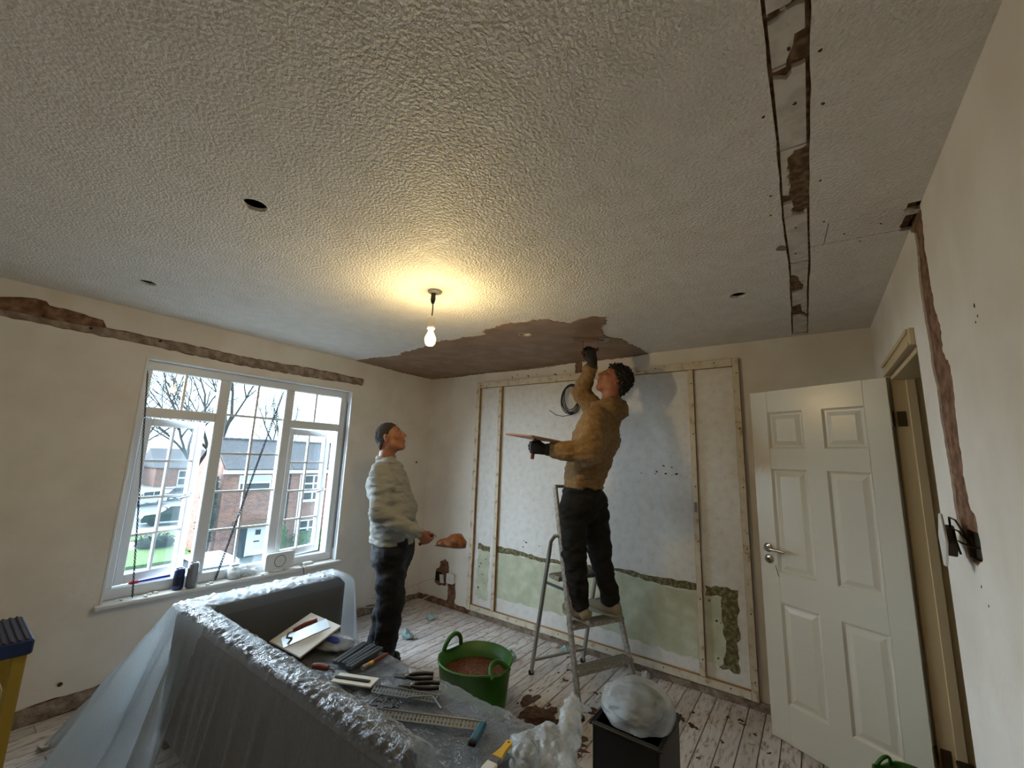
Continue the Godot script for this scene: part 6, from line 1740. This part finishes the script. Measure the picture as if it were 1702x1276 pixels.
# ---------------------------------------------------------------- on the window sill
func chain_mesh(a: Vector3, b: Vector3, link: float, sag: float) -> ArrayMesh:
	var n := int((b - a).length() / (link * 0.72))
	var ring := []
	for k in 10:
		var q := TAU * k / 10
		ring.append(Vector3(cos(q) * link * 0.28, sin(q) * link * 0.5, 0))
	var one := tube_mesh(ring, link * 0.13, 5, true)
	var l := []
	for k in n:
		var t := (k + 0.5) / n
		var p := a.lerp(b, t) + Vector3(0, -sag * 4.0 * t * (1 - t), 0)
		l.append([one, Transform3D(frame_of(b - a) * Basis(Vector3.UP, PI / 2 * (k % 2) + 0.4), p)])
	return merge(l)

func build_sill_things() -> void:
	var S := 0.5575
	for q in [[Vector3(0.012, S + 0.012, 2.425), Vector3(-0.02, 1.99, 2.55), "thin steel chain hanging beside the left jamb of the window"], [Vector3(-0.045, S + 0.012, 1.952), Vector3(-0.062, 2.0, 1.64), "dark steel chain stretched from the mullion to the sill"], [Vector3(-0.03, S + 0.1, 1.045), Vector3(-0.03, 1.98, 1.045), "thin steel chain hanging beside the corner jamb of the window"]]:
		var c := thing("window_chain", q[0], q[2], "chain", "window chains")
		part("links", chain_mesh(Vector3.ZERO, q[1] - q[0], 0.024 if q[0].z < 2.0 and q[0].z > 1.5 else 0.016, 0.0), M.chain, c).set_meta("kind", "stuff")
		part("hook", tube_mesh([q[1] - q[0], q[1] - q[0] + Vector3(-0.004, 0.012, 0), q[1] - q[0] + Vector3(-0.012, 0.018, 0)], 0.0025, 6), M.chain, c)
	# cans
	var can := func(at: Vector3, r: float, hh: float, m: Material, band: Material, label: String):
		var c := thing("drink_can", at, label, "can", "cans on the sill")
		part("body", lathe_mesh([Vector2(0, 0), Vector2(r * 0.8, 0), Vector2(r, 0.008), Vector2(r, hh - 0.014), Vector2(r * 0.84, hh), Vector2(r * 0.8, hh), Vector2(r * 0.78, hh - 0.004), Vector2(0, hh - 0.004)], 24), m, c)
		part("band", lathe_mesh([Vector2(r + 0.0004, hh * 0.2), Vector2(r + 0.0004, hh * 0.62)], 24), band, c)
		part("ring_pull", tube_mesh([Vector3(-0.008, hh - 0.001, 0), Vector3(0, hh, 0.006), Vector3(0.01, hh - 0.001, 0)], 0.0016, 5), M.steel, c)
	can.call(Vector3(-0.018, S, 2.185), 0.031, 0.135, M.blue_plastic, M.navy_plastic, "dark blue drink can on the window sill")
	can.call(Vector3(0.004, S, 2.115), 0.033, 0.165, M.steel, M.grey_plastic, "tall silver can beside the dark blue one on the sill")
	# jars in film
	var j := thing("wrapped_jar", Vector3(-0.03, S, 1.84), "clear jar of white stuff wrapped in film on the sill", "jar")
	part("glass", lathe_mesh([Vector2(0, 0), Vector2(0.04, 0), Vector2(0.045, 0.01), Vector2(0.045, 0.06), Vector2(0.03, 0.075), Vector2(0.03, 0.09), Vector2(0, 0.09)], 20), M.sheet_bunched, j)
	part("filling", lathe_mesh([Vector2(0, 0.004), Vector2(0.04, 0.004), Vector2(0.04, 0.045), Vector2(0, 0.05)], 16), M.paper, j)
	part("lid", lathe_mesh([Vector2(0.033, 0.09), Vector2(0.033, 0.1), Vector2(0, 0.102)], 16), M.white_plastic, j)
	for q in [[1.765, 0.09, "crumpled clear bag of fixings on the sill"], [1.70, 0.055, "small crumpled wrapper between the bag and the router"]]:
		var w := thing("film_bag", Vector3(-0.03, S, q[0]), q[2], "bag")
		var f := Field.new(Vector3(-0.07, -0.01, -0.07), Vector3(0.07, 0.11, 0.07), 0.006)
		f.ell(Vector3(0, q[1] * 0.45, 0), Basis.IDENTITY, Vector3(0.032, q[1] * 0.5, 0.036), 0.01)
		f.ruffle(noise(int(q[1] * 999), 22.0, FastNoiseLite.TYPE_SIMPLEX, 2), 0.014)
		f.keep(Vector3.ZERO, Vector3.UP)
		part("film", field_mesh([f]), M.sheet_bunched, w)
		bx("contents", Vector3(0.035, q[1] * 0.6, 0.03), Vector3(0, q[1] * 0.32, 0), M.paper, w, 0.004)
	# router: rounded slab on feet with a ring on its face
	var r := thing("wifi_router", Vector3(-0.005, S, 1.525), "white rounded router with a grey ring standing on the sill", "router")
	r.rotation.y = 0.06
	var o := PackedVector2Array()
	for cc in [[1, 1, 0.0], [-1, 1, 90.0], [-1, -1, 180.0], [1, -1, 270.0]]:
		for k in 6:
			var a := deg_to_rad(cc[2] + k * 18.0)
			o.append(Vector2(cc[0] * 0.098 + cos(a) * 0.018, 0.075 + cc[1] * 0.047 + sin(a) * 0.018))
	part("case", prism_mesh(o, 0.026), M.white_plastic, r, Vector3(0.013, 0, 0), on_x(0).basis)
	var rg := []
	for k in 32: rg.append(Vector3(0.0135, 0.075 + sin(TAU * k / 32) * 0.044, cos(TAU * k / 32) * 0.044))
	part("ring", tube_mesh(rg, 0.0022, 5, true), M.cable_brown, r)
	part("emblem", tube_mesh([Vector3(0.0135, 0.07, 0.006), Vector3(0.0137, 0.075, 0), Vector3(0.0135, 0.08, -0.006)], 0.001, 5), M.grey_plastic, r)
	for z in [-0.06, 0.06]: bx("foot", Vector3(0.05, 0.011, 0.03), Vector3(0.0, 0.0055, z), M.white_plastic, r, 0.002)
	var ad := thing("power_adapter", Vector3(-0.03, S, 1.27), "white plug-in adapter with a cable on the sill end", "adapter")
	bx("case", Vector3(0.05, 0.02, 0.08), Vector3(0, 0.01, 0), M.white_plastic, ad, 0.005)
	part("lead", tube_mesh([Vector3(0.02, 0.01, 0.04), Vector3(0.045, 0.012, 0.06), Vector3(0.082, 0.004, 0.055), Vector3(0.09, -0.03, 0.05), Vector3(0.088, -0.12, 0.045)], 0.0028, 6), M.cable_white, ad)
	part("lead", tube_mesh([Vector3(0.02, 0.01, 0.035), Vector3(0.05, 0.01, 0.09), Vector3(0.084, 0.006, 0.085), Vector3(0.092, -0.03, 0.075), Vector3(0.09, -0.15, 0.06)], 0.0028, 6), M.cable, ad)
	# blue tool with a red tip lying on the frame foot
	var k := thing("blue_tape", Vector3(-0.1, 0.6235, 2.38), "blue tube with a red tip lying across the open casement foot", "tube")
	part("barrel", tube_mesh([Vector3(0, 0.008, 0), Vector3(-0.01, 0.01, -0.17)], [0.007, 0.0085], 8), M.blue_label, k)
	part("tip", tube_mesh([Vector3(0, 0.008, 0), Vector3(0.001, 0.008, 0.035), Vector3(0.002, 0.007, 0.05)], [0.0085, 0.01, 0.004], 8), M.red_paint, k)
	var g := RandomNumberGenerator.new(); g.seed = 3
	for i in 7:
		var b := thing("plaster_crumb", Vector3(g.randf_range(-0.045, 0.03), S, [2.47, 2.36, 2.33, 2.30, 2.02, 1.99, 1.66][i]), "small white plaster crumb on the window sill", "crumb", "crumbs on the sill")
		part("crumb", prism_mesh(blob_outline(Vector2(0.016, 0.01), 8, 0.4, i), 0.009), M.paper, b, Vector3(0, 0.009, 0), on_y(0).basis)

func build_floor_bits() -> void:
	# wads of plastic and paper on the boards
	for q in [[0.545, 0.33, 0.045, "pale crumpled wrapper near the back wall corner"], [0.69, 0.735, 0.05, "blue-grey crumpled wrapper on the boards behind the person in grey"], [0.755, 0.70, 0.022, "tiny crumpled wrapper next to a bigger one"], [1.575, 0.475, 0.045, "blue-grey crumpled wrapper behind the green tub"], [1.735, 0.075, 0.03, "white crumpled scrap by the back wall under the ladder"], [1.83, 0.085, 0.032, "blue-white crumpled scrap at the wall foot under the ladder"], [2.47, 0.06, 0.03, "dirty scrap at the foot of the green painted wall"], [3.165, 0.40, 0.018, "tiny white scrap near the door"]]:
		var w := thing("crumpled_wrapper", Vector3(q[0], 0, q[1]), q[3], "litter", "litter on the floor")
		var r: float = q[2]
		var f := Field.new(Vector3(-1.6, -0.3, -1.6) * r, Vector3(1.6, 2.2, 1.6) * r, r * 0.13)
		f.ell(Vector3(0, r * 0.35, 0), Basis.IDENTITY, Vector3(r * 1.0, r * 0.7, r * 0.8), r * 0.3)
		f.cap(Vector3(0, r * 0.5, 0), Vector3(r * 0.1, r * 1.5, 0.1 * r), r * 0.4, r * 0.12, r * 0.3)
		f.ruffle(noise(int(q[0] * 100), 0.9 / r, FastNoiseLite.TYPE_SIMPLEX, 2), r * 0.45)
		f.keep(Vector3(0, 0.001, 0), Vector3.UP)
		part("wad", field_mesh([f]), M.sponge if r > 0.03 else M.paper, w)
	var p := thing("paper_scrap", Vector3(0.30, 0, 2.74), "white torn paper scrap on the boards by the sheet", "paper")
	part("sheet", prism_mesh(blob_outline(Vector2(0.06, 0.025), 9, 0.35, 9), 0.002), M.paper, p, Vector3(0, 0.014, 0), Basis(Vector3(0, 0, 1), 0.15) * on_y(0).basis)
	# red rag behind the door jamb
	var r := thing("red_cloth", Vector3(4.02, 0, 1.1), "red cloth hanging at the latch side of the doorway", "cloth")
	var f := Field.new(Vector3(-0.08, -0.01, -0.08), Vector3(0.08, 0.75, 0.09), 0.012)
	f.cap(Vector3(0, 0.02, 0), Vector3(0.0, 0.6, 0.03), 0.05, 0.02, 0.02)
	f.ruffle(noise(120, 9.0), 0.02)
	f.keep(Vector3(0, 0.001, 0), Vector3.UP)
	part("fabric", field_mesh([f]), M.red_paint, r)
	# grit along the walls
	var g := RandomNumberGenerator.new(); g.seed = 31
	var l := []
	for k in 260:
		var x := g.randf_range(0.3, 3.2)
		var z := 0.02 + absf(g.randfn(0.0, 0.09))
		if k % 4 == 0: z = g.randf_range(0.1, 1.2)
		if x > 1.5 and x < 2.7 and z > 0.1: continue
		var s := g.randf_range(0.003, 0.009)
		l.append([box_mesh(Vector3(s, s * 0.7, s * 1.3)), tf(Vector3(x, s * 0.35, z), Basis(Vector3.UP, g.randf() * TAU))])
	var gr := part("plaster_grit", merge(l), M.paper)
	tag(gr, "scattered plaster grit along the foot of the back wall", "grit", "", "stuff")
